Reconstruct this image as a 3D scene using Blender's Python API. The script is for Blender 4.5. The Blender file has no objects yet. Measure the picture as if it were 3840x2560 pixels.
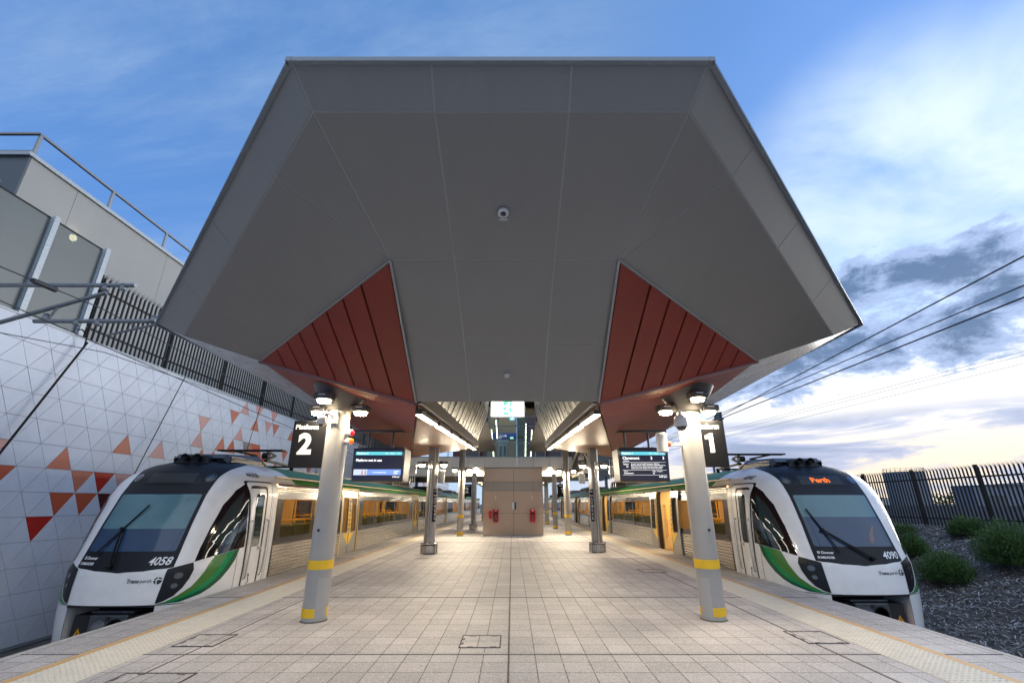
import bpy, bmesh, math, random
from mathutils import Vector, Matrix
from mathutils.bvhtree import BVHTree
from mathutils.geometry import delaunay_2d_cdt
random.seed(11)
S = bpy.context.scene
COL = S.collection
R = math.radians

# ------------------------------------------------------------------ camera
cd = bpy.data.cameras.new('camera'); cam = bpy.data.objects.new('camera', cd); COL.objects.link(cam)
cd.lens = 16.0; cd.sensor_width = 36.0; cd.clip_end = 3000; cd.clip_start = 0.05
cam.location = (0, 0, 1.55); cam.rotation_euler = (R(90 + 19.54), 0, 0)
S.camera = cam
S.view_settings.view_transform = 'Standard'; S.view_settings.look = 'None'
S.view_settings.gamma = 1.0; S.view_settings.exposure = 0.6
try:
    S.cycles.max_bounces = 7; S.cycles.transparent_max_bounces = 12; S.cycles.caustics_reflective = False
    S.cycles.sample_clamp_indirect = 4.0
except Exception:
    pass

# ------------------------------------------------------------------ world
SUN_AZ, SUN_EL = 52.0, 9.0            # azimuth right of the view axis, elevation
wd = bpy.data.worlds.new('World'); S.world = wd; wd.use_nodes = True
NT = wd.node_tree; NT.nodes.clear()
def wn(t, **k):
    n = NT.nodes.new(t)
    for a, b in k.items(): setattr(n, a, b)
    return n
def wl(a, b): NT.links.new(a, b)
def wmath(op, a, b=None, c=None, clamp=False):
    n = wn('ShaderNodeMath', operation=op); n.use_clamp = clamp
    for i, q in enumerate((a, b, c)):
        if q is None: continue
        if isinstance(q, (int, float)): n.inputs[i].default_value = q
        else: wl(q, n.inputs[i])
    return n.outputs[0]
def wmap(v, a, b, c=0.0, d=1.0):
    n = wn('ShaderNodeMapRange'); n.interpolation_type = 'SMOOTHSTEP'
    wl(v, n.inputs[0])
    for i, q in enumerate((a, b, c, d)): n.inputs[i + 1].default_value = q
    return n.outputs[0]
def wmix(f, a, b):
    n = wn('ShaderNodeMix', data_type='RGBA')
    if isinstance(f, (int, float)): n.inputs[0].default_value = f
    else: wl(f, n.inputs[0])
    for i, q in ((6, a), (7, b)):
        if isinstance(q, tuple): n.inputs[i].default_value = (*q, 1)
        else: wl(q, n.inputs[i])
    return n.outputs[2]
tc = wn('ShaderNodeTexCoord'); D = tc.outputs['Generated']
sep = wn('ShaderNodeSeparateXYZ'); wl(D, sep.inputs[0]); X, Y, Z = sep.outputs
sky = wn('ShaderNodeTexSky', sky_type='NISHITA'); sky.sun_disc = False
sky.sun_elevation = R(SUN_EL); sky.sun_rotation = R(SUN_AZ); sky.air_density = 1.0; sky.dust_density = 0.6; sky.ozone_density = 3.0
skc = wn('ShaderNodeVectorMath', operation='SCALE'); wl(sky.outputs[0], skc.inputs[0]); skc.inputs['Scale'].default_value = 0.55
# clear-sky blue of the photograph, deeper overhead and to the left, pale towards the sun
az = wmath('ADD', wmath('MULTIPLY', X, math.sin(R(SUN_AZ))), wmath('MULTIPLY', Y, math.cos(R(SUN_AZ))))   # leans towards the sun's azimuth
dz = wmath('ADD', wmath('MAXIMUM', Z, 0.0), 0.16)
cx = wmath('DIVIDE', X, dz); cy = wmath('DIVIDE', Y, dz)
cmb = wn('ShaderNodeCombineXYZ'); wl(cx, cmb.inputs[0]); wl(cy, cmb.inputs[1])
def cloud(scale, detail, rough, off, sx=1.0, sy=1.0, dist=0.0, rot=0.0):
    mp = wn('ShaderNodeMapping'); wl(cmb.outputs[0], mp.inputs[0])
    mp.inputs['Location'].default_value = (*off, 0); mp.inputs['Scale'].default_value = (sx, sy, 1)
    mp.inputs['Rotation'].default_value = (0, 0, rot)
    n = wn('ShaderNodeTexNoise'); wl(mp.outputs[0], n.inputs['Vector'])
    n.inputs['Scale'].default_value = scale; n.inputs['Detail'].default_value = detail
    n.inputs['Roughness'].default_value = rough; n.inputs['Distortion'].default_value = dist
    return n.outputs['Fac']
def cloudd(scale, detail, rough, off, zs, dist=0.0):
    mp = wn('ShaderNodeMapping'); wl(D, mp.inputs[0]); mp.inputs['Location'].default_value = off; mp.inputs['Scale'].default_value = (1, 1, zs)
    n = wn('ShaderNodeTexNoise'); wl(mp.outputs[0], n.inputs['Vector'])
    n.inputs['Scale'].default_value = scale; n.inputs['Detail'].default_value = detail
    n.inputs['Roughness'].default_value = rough; n.inputs['Distortion'].default_value = dist
    return n.outputs['Fac']
def mul(*a):
    r = a[0]
    for q in a[1:]: r = wmath('MULTIPLY', r, q)
    return r
def lobe(azd, eld, a, b):
    v = Vector((math.sin(R(azd)) * math.cos(R(eld)), math.cos(R(azd)) * math.cos(R(eld)), math.sin(R(eld))))
    n = wn('ShaderNodeVectorMath', operation='DOT_PRODUCT'); wl(D, n.inputs[0]); n.inputs[1].default_value = v
    return wmap(n.outputs['Value'], math.cos(R(a)), math.cos(R(b)))
base = wmix(wmap(Z, 0.05, 0.80), (0.10, 0.27, 0.74), (0.10, 0.24, 0.56))
base = wmix(wmap(X, 0.10, 0.70), base, (0.15, 0.32, 0.80))
base = wmix(0.12, base, skc.outputs[0])
side = wmap(X, 0.12, 0.55)
# high pale veil on the right
v1 = cloudd(1.7, 5, 0.5, (3.1, 1.7, 0.4), 1.5, 0.4)
c1 = wmix(mul(wmap(v1, 0.36, 0.66), wmap(X, 0.18, 0.60), wmap(Z, 0.80, 0.38), 0.80), base, (0.46, 0.74, 1.0))
# bright break in the cloud
v2 = cloudd(3.2, 6, 0.55, (1.1, 6.7, 2.0), 1.6, 0.3)
c2 = wmix(mul(lobe(47, 24, 21, 3), wmap(v2, 0.26, 0.66), 0.95), c1, (0.88, 1.02, 1.06))
# low bright sky
low = mul(wmap(Z, 0.30, 0.16), side)
c3 = wmix(mul(low, 0.95), c2, (1.10, 1.08, 1.05))
warm = mul(wmap(Z, 0.17, 0.04), wmap(X, -0.1, 0.5))
c3 = wmix(mul(warm, 0.9), c3, (1.12, 0.94, 0.70))
c3 = wmix(mul(wmap(Z, 0.22, 0.05), wmap(X, 0.30, -0.05), 0.75), c3, (0.62, 0.80, 1.0))
# broken grey-blue clouds in a band 12 to 19 degrees up
k1 = cloudd(8.5, 10, 0.68, (0.4, 2.2, 1.3), 2.1, 0.25)
k1b = cloudd(3.2, 3, 0.5, (2.2, 7.1, 0.2), 2.4, 0.2)
kf = wmath('ADD', k1, wmath('MULTIPLY_ADD', k1b, 0.35, -0.175))
bandm = mul(wmap(Z, 0.45, 0.33), wmap(Z, 0.15, 0.225))
thr = wmath('SUBTRACT', kf, wmath('MULTIPLY_ADD', bandm, -0.30, 0.30))
kk = mul(wmap(thr, 0.335, 0.44), wmap(X, 0.22, 0.42), wmap(bandm, 0.0, 0.25))
kc = wmix(wmap(thr, 0.43, 0.60), (0.42, 0.55, 0.85), (0.12, 0.20, 0.37))
c4 = wmix(mul(kk, 0.93), c3, kc)
# long streaks near the horizon
k2 = cloudd(3.4, 8, 0.58, (5.3, 0.9, 0.7), 6.5, 0.5)
ks = mul(wmap(k2, 0.39, 0.51), wmap(Z, 0.165, 0.125), wmap(Z, 0.005, 0.03), wmap(X, 0.05, 0.3))
c5 = wmix(mul(ks, 0.85), c4, wmix(wmap(k2, 0.48, 0.62), (0.50, 0.58, 0.82), (0.24, 0.34, 0.58)))
# thin wisps in the blue on the left
k3 = cloud(1.3, 8, 0.66, (8.0, 3.0), 0.4, 1.5, 0.9, 0.9)
c6 = wmix(mul(wmap(k3, 0.38, 0.75), 0.50, wmap(X, 0.4, 0.0)), c5, (0.42, 0.58, 0.80))
# sky behind the camera, brightness added to lift the surfaces facing it
c6 = wmix(mul(wmap(Y, 0.0, -0.45), wmap(Z, 0.22, 0.40), 0.9), c6, (1.0, 1.12, 1.30))
gnd = wmix(wmap(Z, -0.02, 0.0), (0.10, 0.10, 0.10), c6)
bg = wn('ShaderNodeBackground'); wl(gnd, bg.inputs[0]); bg.inputs[1].default_value = 0.72
wo = wn('ShaderNodeOutputWorld'); wl(bg.outputs[0], wo.inputs[0])

# ------------------------------------------------------------------ sun (low, behind cloud)
sl = bpy.data.lights.new('sun', 'SUN'); sl.energy = 1.0; sl.angle = R(28); sl.color = (1.0, 0.97, 0.93)
so = bpy.data.objects.new('sun', sl); COL.objects.link(so)
dv = Vector((math.sin(R(SUN_AZ)) * math.cos(R(SUN_EL)), math.cos(R(SUN_AZ)) * math.cos(R(SUN_EL)), math.sin(R(SUN_EL))))
so.rotation_euler = dv.to_track_quat('Z', 'Y').to_euler()

# ------------------------------------------------------------------ materials
MATS = {}
def mat(name, col, rough=0.5, metal=0.0, coat=0.0, noise=0.0, nscale=8.0, bump=0.0, bscale=40.0, spec=0.5, emit=None, es=0.0, stretch=None):
    if name in MATS: return MATS[name]
    m = bpy.data.materials.new(name); m.use_nodes = True; nt = m.node_tree; b = nt.nodes['Principled BSDF']
    b.inputs['Base Color'].default_value = (*col, 1); b.inputs['Roughness'].default_value = rough
    b.inputs['Metallic'].default_value = metal; b.inputs['Specular IOR Level'].default_value = spec
    if coat: b.inputs['Coat Weight'].default_value = coat; b.inputs['Coat Roughness'].default_value = 0.05
    if emit: b.inputs['Emission Color'].default_value = (*emit, 1); b.inputs['Emission Strength'].default_value = es
    if noise or bump:
        t = nt.nodes.new('ShaderNodeTexCoord'); mp = nt.nodes.new('ShaderNodeMapping')
        nt.links.new(t.outputs['Object'], mp.inputs[0])
        if stretch: mp.inputs['Scale'].default_value = stretch
    if noise:
        n = nt.nodes.new('ShaderNodeTexNoise'); n.inputs['Scale'].default_value = nscale; n.inputs['Detail'].default_value = 8; n.inputs['Roughness'].default_value = 0.65
        nt.links.new(mp.outputs[0], n.inputs['Vector'])
        mr = nt.nodes.new('ShaderNodeMapRange'); nt.links.new(n.outputs['Fac'], mr.inputs[0])
        mr.inputs[1].default_value = 0.3; mr.inputs[2].default_value = 0.7; mr.inputs[3].default_value = 1 - noise; mr.inputs[4].default_value = 1 + noise
        vm = nt.nodes.new('ShaderNodeVectorMath'); vm.operation = 'SCALE'; vm.inputs[0].default_value = col
        nt.links.new(mr.outputs[0], vm.inputs['Scale']); nt.links.new(vm.outputs[0], b.inputs['Base Color'])
        mr2 = nt.nodes.new('ShaderNodeMapRange'); nt.links.new(n.outputs['Fac'], mr2.inputs[0])
        mr2.inputs[1].default_value = 0.3; mr2.inputs[2].default_value = 0.7
        mr2.inputs[3].default_value = max(0.02, rough - noise * 0.35); mr2.inputs[4].default_value = min(1, rough + noise * 0.35)
        nt.links.new(mr2.outputs[0], b.inputs['Roughness'])
    if bump:
        n2 = nt.nodes.new('ShaderNodeTexNoise'); n2.inputs['Scale'].default_value = bscale; n2.inputs['Detail'].default_value = 5
        nt.links.new(mp.outputs[0], n2.inputs['Vector'])
        bp = nt.nodes.new('ShaderNodeBump'); bp.inputs['Strength'].default_value = bump; bp.inputs['Distance'].default_value = 0.01
        nt.links.new(n2.outputs['Fac'], bp.inputs['Height']); nt.links.new(bp.outputs[0], b.inputs['Normal'])
    MATS[name] = m; return m
def glass(name, tint, refl=0.12, rough=0.02, body=0.0, bodycol=(0.1, 0.1, 0.1)):
    """thin pane: tinted transparency, a clear reflection that grows at grazing angles, optional diffuse body (frost, dirt)"""
    m = bpy.data.materials.new(name); m.use_nodes = True; nt = m.node_tree; nt.nodes.clear()
    tr = nt.nodes.new('ShaderNodeBsdfTransparent'); tr.inputs[0].default_value = (*tint, 1)
    gl = nt.nodes.new('ShaderNodeBsdfGlossy'); gl.inputs['Roughness'].default_value = rough; gl.inputs[0].default_value = (1, 1, 1, 1)
    df = nt.nodes.new('ShaderNodeBsdfDiffuse'); df.inputs[0].default_value = (*bodycol, 1)
    m1 = nt.nodes.new('ShaderNodeMixShader'); m1.inputs[0].default_value = body
    nt.links.new(tr.outputs[0], m1.inputs[1]); nt.links.new(df.outputs[0], m1.inputs[2])
    fr = nt.nodes.new('ShaderNodeLayerWeight'); fr.inputs[0].default_value = 0.35
    mr = nt.nodes.new('ShaderNodeMapRange'); nt.links.new(fr.outputs['Fresnel'], mr.inputs[0])
    mr.inputs[3].default_value = refl * 0.6; mr.inputs[4].default_value = min(1.0, refl * 4)
    m2 = nt.nodes.new('ShaderNodeMixShader'); nt.links.new(mr.outputs[0], m2.inputs[0])
    nt.links.new(m1.outputs[0], m2.inputs[1]); nt.links.new(gl.outputs[0], m2.inputs[2])
    o = nt.nodes.new('ShaderNodeOutputMaterial'); nt.links.new(m2.outputs[0], o.inputs[0])
    MATS[name] = m; return m
def emis(name, col, st, base=0.8):
    return mat(name, (base,) * 3, 0.4, emit=col, es=st)

M_GREY = mat('canopy_grey_panel', (0.262, 0.255, 0.242), 0.50, coat=0.0, noise=0.035, nscale=2.2, stretch=(3.0, 1, 1))
M_JOINT = mat('panel_joint_sealant', (0.37, 0.365, 0.35), 0.7)
M_EDGE = mat('canopy_edge_metal', (0.20, 0.235, 0.27), 0.4, metal=0.3)
M_RED = mat('terracotta_plank', (0.26, 0.032, 0.015), 0.48, coat=0.0, noise=0.10, nscale=3)
M_REDGAP = mat('plank_gap', (0.02, 0.008, 0.006), 0.8)
M_REDLIT = mat('terracotta_plank_lamplit', (0.28, 0.115, 0.06), 0.45, coat=0.0, noise=0.12, nscale=3)  # same terracotta, with the warm lamp light put into its colour
M_EAVE = mat('satin_metal_eave', (0.15, 0.152, 0.16), 0.28, metal=0.3, noise=0.08, nscale=2)
M_CLAD = mat('galvanised_cladding', (0.24, 0.245, 0.23), 0.32, metal=0.55, noise=0.30, nscale=4)
M_DARK = mat('dark_void', (0.03, 0.03, 0.033), 0.7)
M_BLACK = mat('black_paint', (0.006, 0.006, 0.007), 0.55, spec=0.25)
M_BLKFENCE = mat('black_fence_paint', (0.007, 0.0075, 0.009), 0.5, spec=0.3)
M_COLUMN = mat('column_grey_paint', (0.37, 0.36, 0.34), 0.35, noise=0.06, nscale=2.0, coat=0.1)
M_YEL = mat('yellow_band', (0.85, 0.52, 0.015), 0.45, noise=0.05)
M_STEEL = mat('stainless', (0.55, 0.54, 0.52), 0.22, metal=1.0, noise=0.1, nscale=10, stretch=(1, 1, 0.2))
M_GALV = mat('galvanised_steel', (0.34, 0.38, 0.41), 0.5, metal=0.4, noise=0.35, nscale=22)
M_WHITE = mat('white_gloss_paint', (0.86, 0.86, 0.85), 0.30, coat=0.4, noise=0.07, nscale=2.6)
M_CABBLK = mat('cab_black_paint', (0.006, 0.007, 0.012), 0.45, coat=0.0, spec=0.3, noise=0.2, nscale=3)
M_DBOX = mat('destination_box_black', (0.004, 0.004, 0.005), 0.35, spec=0.3)
M_WSCREEN = mat('windscreen_glass', (0.010, 0.045, 0.115), 0.08, coat=0.35, noise=0.12, nscale=2, spec=0.5)
M_BLIND = mat('windscreen_sun_blind', (0.085, 0.20, 0.24), 0.16, coat=0.35, noise=0.10, nscale=1.6)
M_BLKGLASS = mat('black_glass', (0.008, 0.009, 0.011), 0.05, coat=1.0)
M_RUBBER = mat('black_rubber', (0.01, 0.01, 0.01), 0.6)
M_FLUTE = mat('fluted_stainless', (0.56, 0.53, 0.48), 0.24, metal=1.0, noise=0.10, nscale=5, stretch=(1, 0.25, 1))
M_GREEN = mat('deep_green_paint', (0.030, 0.20, 0.035), 0.42, spec=0.3)
M_GREEN2 = mat('mid_green_paint', (0.0, 0.27, 0.075), 0.25, coat=0.5)
M_GREEN3 = mat('leaf_green_paint', (0.10, 0.30, 0.04), 0.25, coat=0.5)
M_DOOR = mat('door_leaf_grey', (0.33, 0.32, 0.29), 0.42, metal=0.7, noise=0.06)
M_ROOF = mat('train_roof_grey', (0.22, 0.23, 0.24), 0.5, noise=0.15)
M_UNDER = mat('underframe_black', (0.02, 0.02, 0.022), 0.6, noise=0.3, nscale=9)
M_COUPL = mat('coupler_grey', (0.09, 0.10, 0.115), 0.45, metal=0.4, noise=0.3, nscale=12)
M_AMBER = mat('interior_amber_panel', (0.66, 0.50, 0.27), 0.5, noise=0.06)
M_CREAM = mat('interior_cream_panel', (0.75, 0.58, 0.33), 0.5)
M_POLE = mat('yellow_grab_pole', (0.85, 0.50, 0.03), 0.35)
M_SEAT = mat('seat_green_fabric', (0.10, 0.14, 0.09), 0.8)
M_TRLIGHT = emis('train_ceiling_light', (1.0, 0.72, 0.34), 9.0)
M_TRGLASS = glass('train_window_glass', (0.66, 0.56, 0.40), 0.07)
M_TEXTW = mat('white_lettering', (0.85, 0.86, 0.86), 0.5)
M_TEXTK = mat('dark_lettering', (0.02, 0.022, 0.03), 0.5)
M_LAMP = emis('floodlight_face', (1.0, 0.78, 0.44), 20.0)
M_LINEAR = emis('linear_light_face', (1.0, 0.90, 0.74), 14.0)
M_HOUSING = mat('lamp_housing', (0.06, 0.06, 0.06), 0.45)
M_WHITEPL = mat('white_plastic', (0.75, 0.75, 0.72), 0.35)
M_KIOSK = mat('beige_cladding_panel', (0.52, 0.41, 0.32), 0.5, noise=0.05, nscale=1.5)
M_KIOSK2 = mat('grey_cladding_panel', (0.38, 0.34, 0.31), 0.35, metal=0.3)
M_CREAMW = mat('cream_bridge_panel', (0.74, 0.66, 0.54), 0.5, noise=0.04, nscale=1)
M_FIRE = mat('red_plastic', (0.50, 0.008, 0.010), 0.35, coat=0.4)
M_BUILD = mat('pale_facade_panel', (0.38, 0.38, 0.35), 0.55, noise=0.05, nscale=0.6)
M_CONC = mat('grey_concrete', (0.22, 0.23, 0.25), 0.85, noise=0.15, nscale=3, bump=0.2)
M_WIRE = mat('dark_wire', (0.03, 0.032, 0.036), 0.5)
M_OHPIPE = mat('overhead_pipe_grey', (0.20, 0.215, 0.23), 0.4, metal=0.5, noise=0.15)

# ------------------------------------------------------------------ mesh tools
ORG = {}
def V(*a): return Vector(a)
class MB:
    def __init__(self, xf=None, flip=False): self.v = []; self.f = []; self.m = []; self.xf = xf; self.flip = flip
    def add(self, vs, fs, mi=0):
        o = len(self.v); self.v += [Vector(q) for q in vs]
        for f in fs: self.f.append([o + i for i in f]); self.m.append(mi)
        return self
    def box(self, x0, x1, y0, y1, z0, z1, mi=0):
        vs = [(x, y, z) for z in (z0, z1) for y in (y0, y1) for x in (x0, x1)]
        return self.add(vs, [(0, 2, 3, 1), (4, 5, 7, 6), (0, 1, 5, 4), (2, 6, 7, 3), (0, 4, 6, 2), (1, 3, 7, 5)], mi)
    def obox(self, c, a, b, d, mi=0):
        c, a, b, d = Vector(c), Vector(a), Vector(b), Vector(d)
        vs = [c + a * i + b * j + d * k for k in (-1, 1) for j in (-1, 1) for i in (-1, 1)]
        return self.add(vs, [(0, 2, 3, 1), (4, 5, 7, 6), (0, 1, 5, 4), (2, 6, 7, 3), (0, 4, 6, 2), (1, 3, 7, 5)], mi)
    def bar(self, p, q, w, h, mi=0, up=(0, 0, 1)):
        p, q = Vector(p), Vector(q); d = (q - p); L = d.length; d.normalize()
        s = d.cross(Vector(up))
        if s.length < 1e-4: s = d.cross(Vector((0, 1, 0)))
        s.normalize(); u = s.cross(d)
        return self.obox((p + q) / 2, d * L / 2, s * w / 2, u * h / 2, mi)
    def cyl(self, p, q, r0, r1=None, n=14, mi=0, cap=True):
        p, q = Vector(p), Vector(q); r1 = r0 if r1 is None else r1; d = (q - p).normalized()
        a = d.orthogonal().normalized(); b = d.cross(a)
        vs = []
        for c, r in ((p, r0), (q, r1)):
            for i in range(n):
                t = 2 * math.pi * i / n; vs.append(c + (a * math.cos(t) + b * math.sin(t)) * r)
        fs = [(i, (i + 1) % n, n + (i + 1) % n, n + i) for i in range(n)]
        if cap: fs += [tuple(reversed(range(n))), tuple(range(n, 2 * n))]
        return self.add(vs, fs, mi)
    def tube(self, pts, r, n=8, mi=0):
        for a, b in zip(pts, pts[1:]): self.cyl(a, b, r, n=n, mi=mi)
        return self
    def poly(self, pts, mi=0): return self.add(pts, [tuple(range(len(pts)))], mi)
    def prism(self, pts, vec, mi=0):
        n = len(pts); vec = Vector(vec); pts = [Vector(p) for p in pts]
        vs = pts + [p + vec for p in pts]
        fs = [tuple(reversed(range(n))), tuple(range(n, 2 * n))] + [(i, (i + 1) % n, n + (i + 1) % n, n + i) for i in range(n)]
        return self.add(vs, fs, mi)
    def lathe(self, c, prof, n=20, mi=0, axis=(0, 0, 1)):
        ax = Vector(axis).normalized(); a = ax.orthogonal().normalized(); b = ax.cross(a); c = Vector(c); vs = []
        for r, z in prof:
            for i in range(n):
                t = 2 * math.pi * i / n; vs.append(c + ax * z + (a * math.cos(t) + b * math.sin(t)) * r)
        fs = []
        for k in range(len(prof) - 1):
            for i in range(n): fs.append((k * n + i, k * n + (i + 1) % n, (k + 1) * n + (i + 1) % n, (k + 1) * n + i))
        if prof[0][0] > 1e-4: fs.append(tuple(reversed(range(n))))
        if prof[-1][0] > 1e-4: fs.append(tuple(range((len(prof) - 1) * n, len(prof) * n)))
        return self.add(vs, fs, mi)
    def strip(self, rows, mi=0):
        n = len(rows[0]); vs = [p for r in rows for p in r]
        fs = [(k * n + i, k * n + i + 1, (k + 1) * n + i + 1, (k + 1) * n + i) for k in range(len(rows) - 1) for i in range(n - 1)]
        return self.add(vs, fs, mi)
    def build(self, name, mats, parent=None, smooth=False, bevel=0.0, origin=None):
        if not isinstance(mats, (list, tuple)): mats = [mats]
        vs = [self.xf(p) for p in self.v] if self.xf else self.v
        o = ORG[parent.name] if parent else Vector(origin or (0, 0, 0))
        me = bpy.data.meshes.new(name)
        fs = [tuple(reversed(f)) for f in self.f] if self.flip else self.f
        me.from_pydata([p - o for p in vs], [], fs)
        for m in mats: me.materials.append(m)
        me.polygons.foreach_set('material_index', self.m)
        me.polygons.foreach_set('use_smooth', [bool(smooth)] * len(me.polygons))
        me.update()
        if smooth and smooth != 'all':
            try: me.set_sharp_from_angle(angle=R(35))
            except Exception: pass
        ob = bpy.data.objects.new(name, me); COL.objects.link(ob)
        if parent: ob.parent = parent
        else: ob.location = o
        ORG[ob.name] = o
        if bevel:
            bv = ob.modifiers.new('bevel', 'BEVEL'); bv.width = bevel; bv.segments = 2; bv.limit_method = 'ANGLE'
        return ob
def tag(o, label=None, cat=None, group=None, kind=None):
    if label: o['label'] = label
    if cat: o['category'] = cat
    if group: o['group'] = group
    if kind: o['kind'] = kind
    return o
def empty(name, loc, label=None, cat=None, group=None):
    o = bpy.data.objects.new(name, None); COL.objects.link(o); o.location = loc; o.empty_display_size = 0.2
    ORG[o.name] = Vector(loc)
    return tag(o, label, cat, group)
def struct(name, mb, m, **k): return tag(mb.build(name, m, **k), kind='structure')
def copy_tree(o, parent=None, loc=None):
    c = o.copy(); COL.objects.link(c); c.parent = parent
    if loc is not None: c.location = loc
    ORG[c.name] = Vector(loc) if loc is not None else ORG[o.name]
    for ch in list(o.children): copy_tree(ch, c)
    return c
TXT = {}
def text2d(body, bold=0.0, shear=0.0):
    key = (body, bold, shear)
    if key in TXT: return TXT[key]
    cu = bpy.data.curves.new('t', 'FONT'); cu.body = body; cu.size = 1.0; cu.resolution_u = 3; cu.offset = bold; cu.shear = shear
    ob = bpy.data.objects.new('t', cu); COL.objects.link(ob)
    bpy.context.view_layer.update()
    dg = bpy.context.evaluated_depsgraph_get(); me = bpy.data.meshes.new_from_object(ob.evaluated_get(dg))
    vs = [(v.co.x, v.co.y) for v in me.vertices]; fs = [tuple(p.vertices) for p in me.polygons]
    bpy.data.objects.remove(ob); bpy.data.curves.remove(cu); bpy.data.meshes.remove(me)
    TXT[key] = (vs, fs); return TXT[key]
def text(mb, body, h, org, xd, ud, mi=0, align='l', bold=0.0, shear=0.0, width=None, mapf=None):
    """writes body with capital height about h; width squeezes or stretches it; appended to mb"""
    vs, fs = text2d(body, bold, shear)
    if not vs: return
    sc = h / 0.70; x0 = min(v[0] for v in vs); x1 = max(v[0] for v in vs); w = (x1 - x0) * sc
    sx = sc * (width / w if width else 1); w = (x1 - x0) * sx
    dx = {'l': 0, 'c': -w / 2, 'r': -w}[align]
    pts = [((v[0] - x0) * sx + dx, v[1] * sc) for v in vs]
    if mapf: mb.add([mapf(a, b) for a, b in pts], fs, mi)
    else:
        org, xd, ud = Vector(org), Vector(xd), Vector(ud); mb.add([org + xd * a + ud * b for a, b in pts], fs, mi)

# polygon panel tools
def pnorm(poly):
    n = Vector((0, 0, 0))
    for i in range(len(poly)):
        a, b = poly[i], poly[(i + 1) % len(poly)]; n += a.cross(b)
    return n.normalized()
def clip(poly, p, n):
    out = []
    for i in range(len(poly)):
        a, b = poly[i], poly[(i + 1) % len(poly)]; da, db = (a - p).dot(n), (b - p).dot(n)
        if da >= 0: out.append(a)
        if (da > 0 and db < 0) or (da < 0 and db > 0): out.append(a + (b - a) * (da / (da - db)))
    return out
def inset(poly, n, d):
    cen = sum(poly, Vector()) / len(poly); out = list(poly)
    for i in range(len(poly)):
        a, b = poly[i], poly[(i + 1) % len(poly)]
        if (b - a).length < 1e-5: continue
        e = n.cross(b - a).normalized()
        if e.dot(cen - a) < 0: e = -e
        out = clip(out, a + e * d, e)
        if len(out) < 3: return []
    return out
def panels(mb, poly, cuts, gap, proud, toward=(0, 0, -1), mi=0, back=1):
    poly = [Vector(p) for p in poly]; n = pnorm(poly)
    if n.dot(Vector(toward)) < 0: n = -n
    pcs = [poly]
    for p, cn in cuts:
        nx = []
        for q in pcs:
            for s_ in (1, -1):
                c = clip(q, Vector(p), Vector(cn) * s_)
                if len(c) >= 3: nx.append(c)
        pcs = nx
    for q in pcs:
        i = inset(q, n, gap / 2)
        if len(i) >= 3: mb.prism(i, n * proud, mi)
    if back is not None: mb.poly(poly, back)

# ================================================================== GROUND, TRACKS, PLATFORM
def bank_z(x, y=0):
    if x < 8.6: return -1.2
    k = min(1, (x - 8.6) / 7.0); k = k * k * (3 - 2 * k) * 0.45 + k * 0.55
    z = -1.2 + 1.95 * k
    return z
g = MB()
xs = [-400, -60, -12, 8.6] + [8.6 + .7 * i for i in range(1, 11)] + [20, 60, 200, 900]
rows = []
for y in (-60, 0, 10, 20, 40, 80, 200, 1200):
    rows.append([(x, y, bank_z(x) - (0.02 if (x < 8.7 or x > 15.7) else 0.25)) for x in xs])
g.strip(rows)
struct('ground', g, mat('ground_soil', (0.12, 0.11, 0.095), 0.95, noise=0.3, nscale=2))
def ballast():
    m = mat('ballast', (0.10, 0.095, 0.09), 0.95, noise=0.6, nscale=30, bump=1.0, bscale=25)
    for s in (-1, 1):
        mb = MB(); mb.box(*(sorted((s * 5.32, s * 8.6))), -4, 130, -1.21, -1.1)
        struct('track_bed', mb, m)
        mb = MB()
        for dx in (-0.55, 0.55):
            mb.box(s * 7.0 + dx - .035, s * 7.0 + dx + .035, -4, 130, -1.06, -0.95); mb.box(s * 7.0 + dx - .07, s * 7.0 + dx + .07, -4, 130, -1.10, -1.06)
        y = -3.5
        while y < 60: mb.box(s * 7.0 - 1.1, s * 7.0 + 1.1, y, y + .25, -1.13, -1.085, 1); y += .65
        struct('railway_track', mb, [mat('rail_steel', (0.20, 0.15, 0.12), 0.45, metal=0.6), M_CONC])
ballast()

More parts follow.
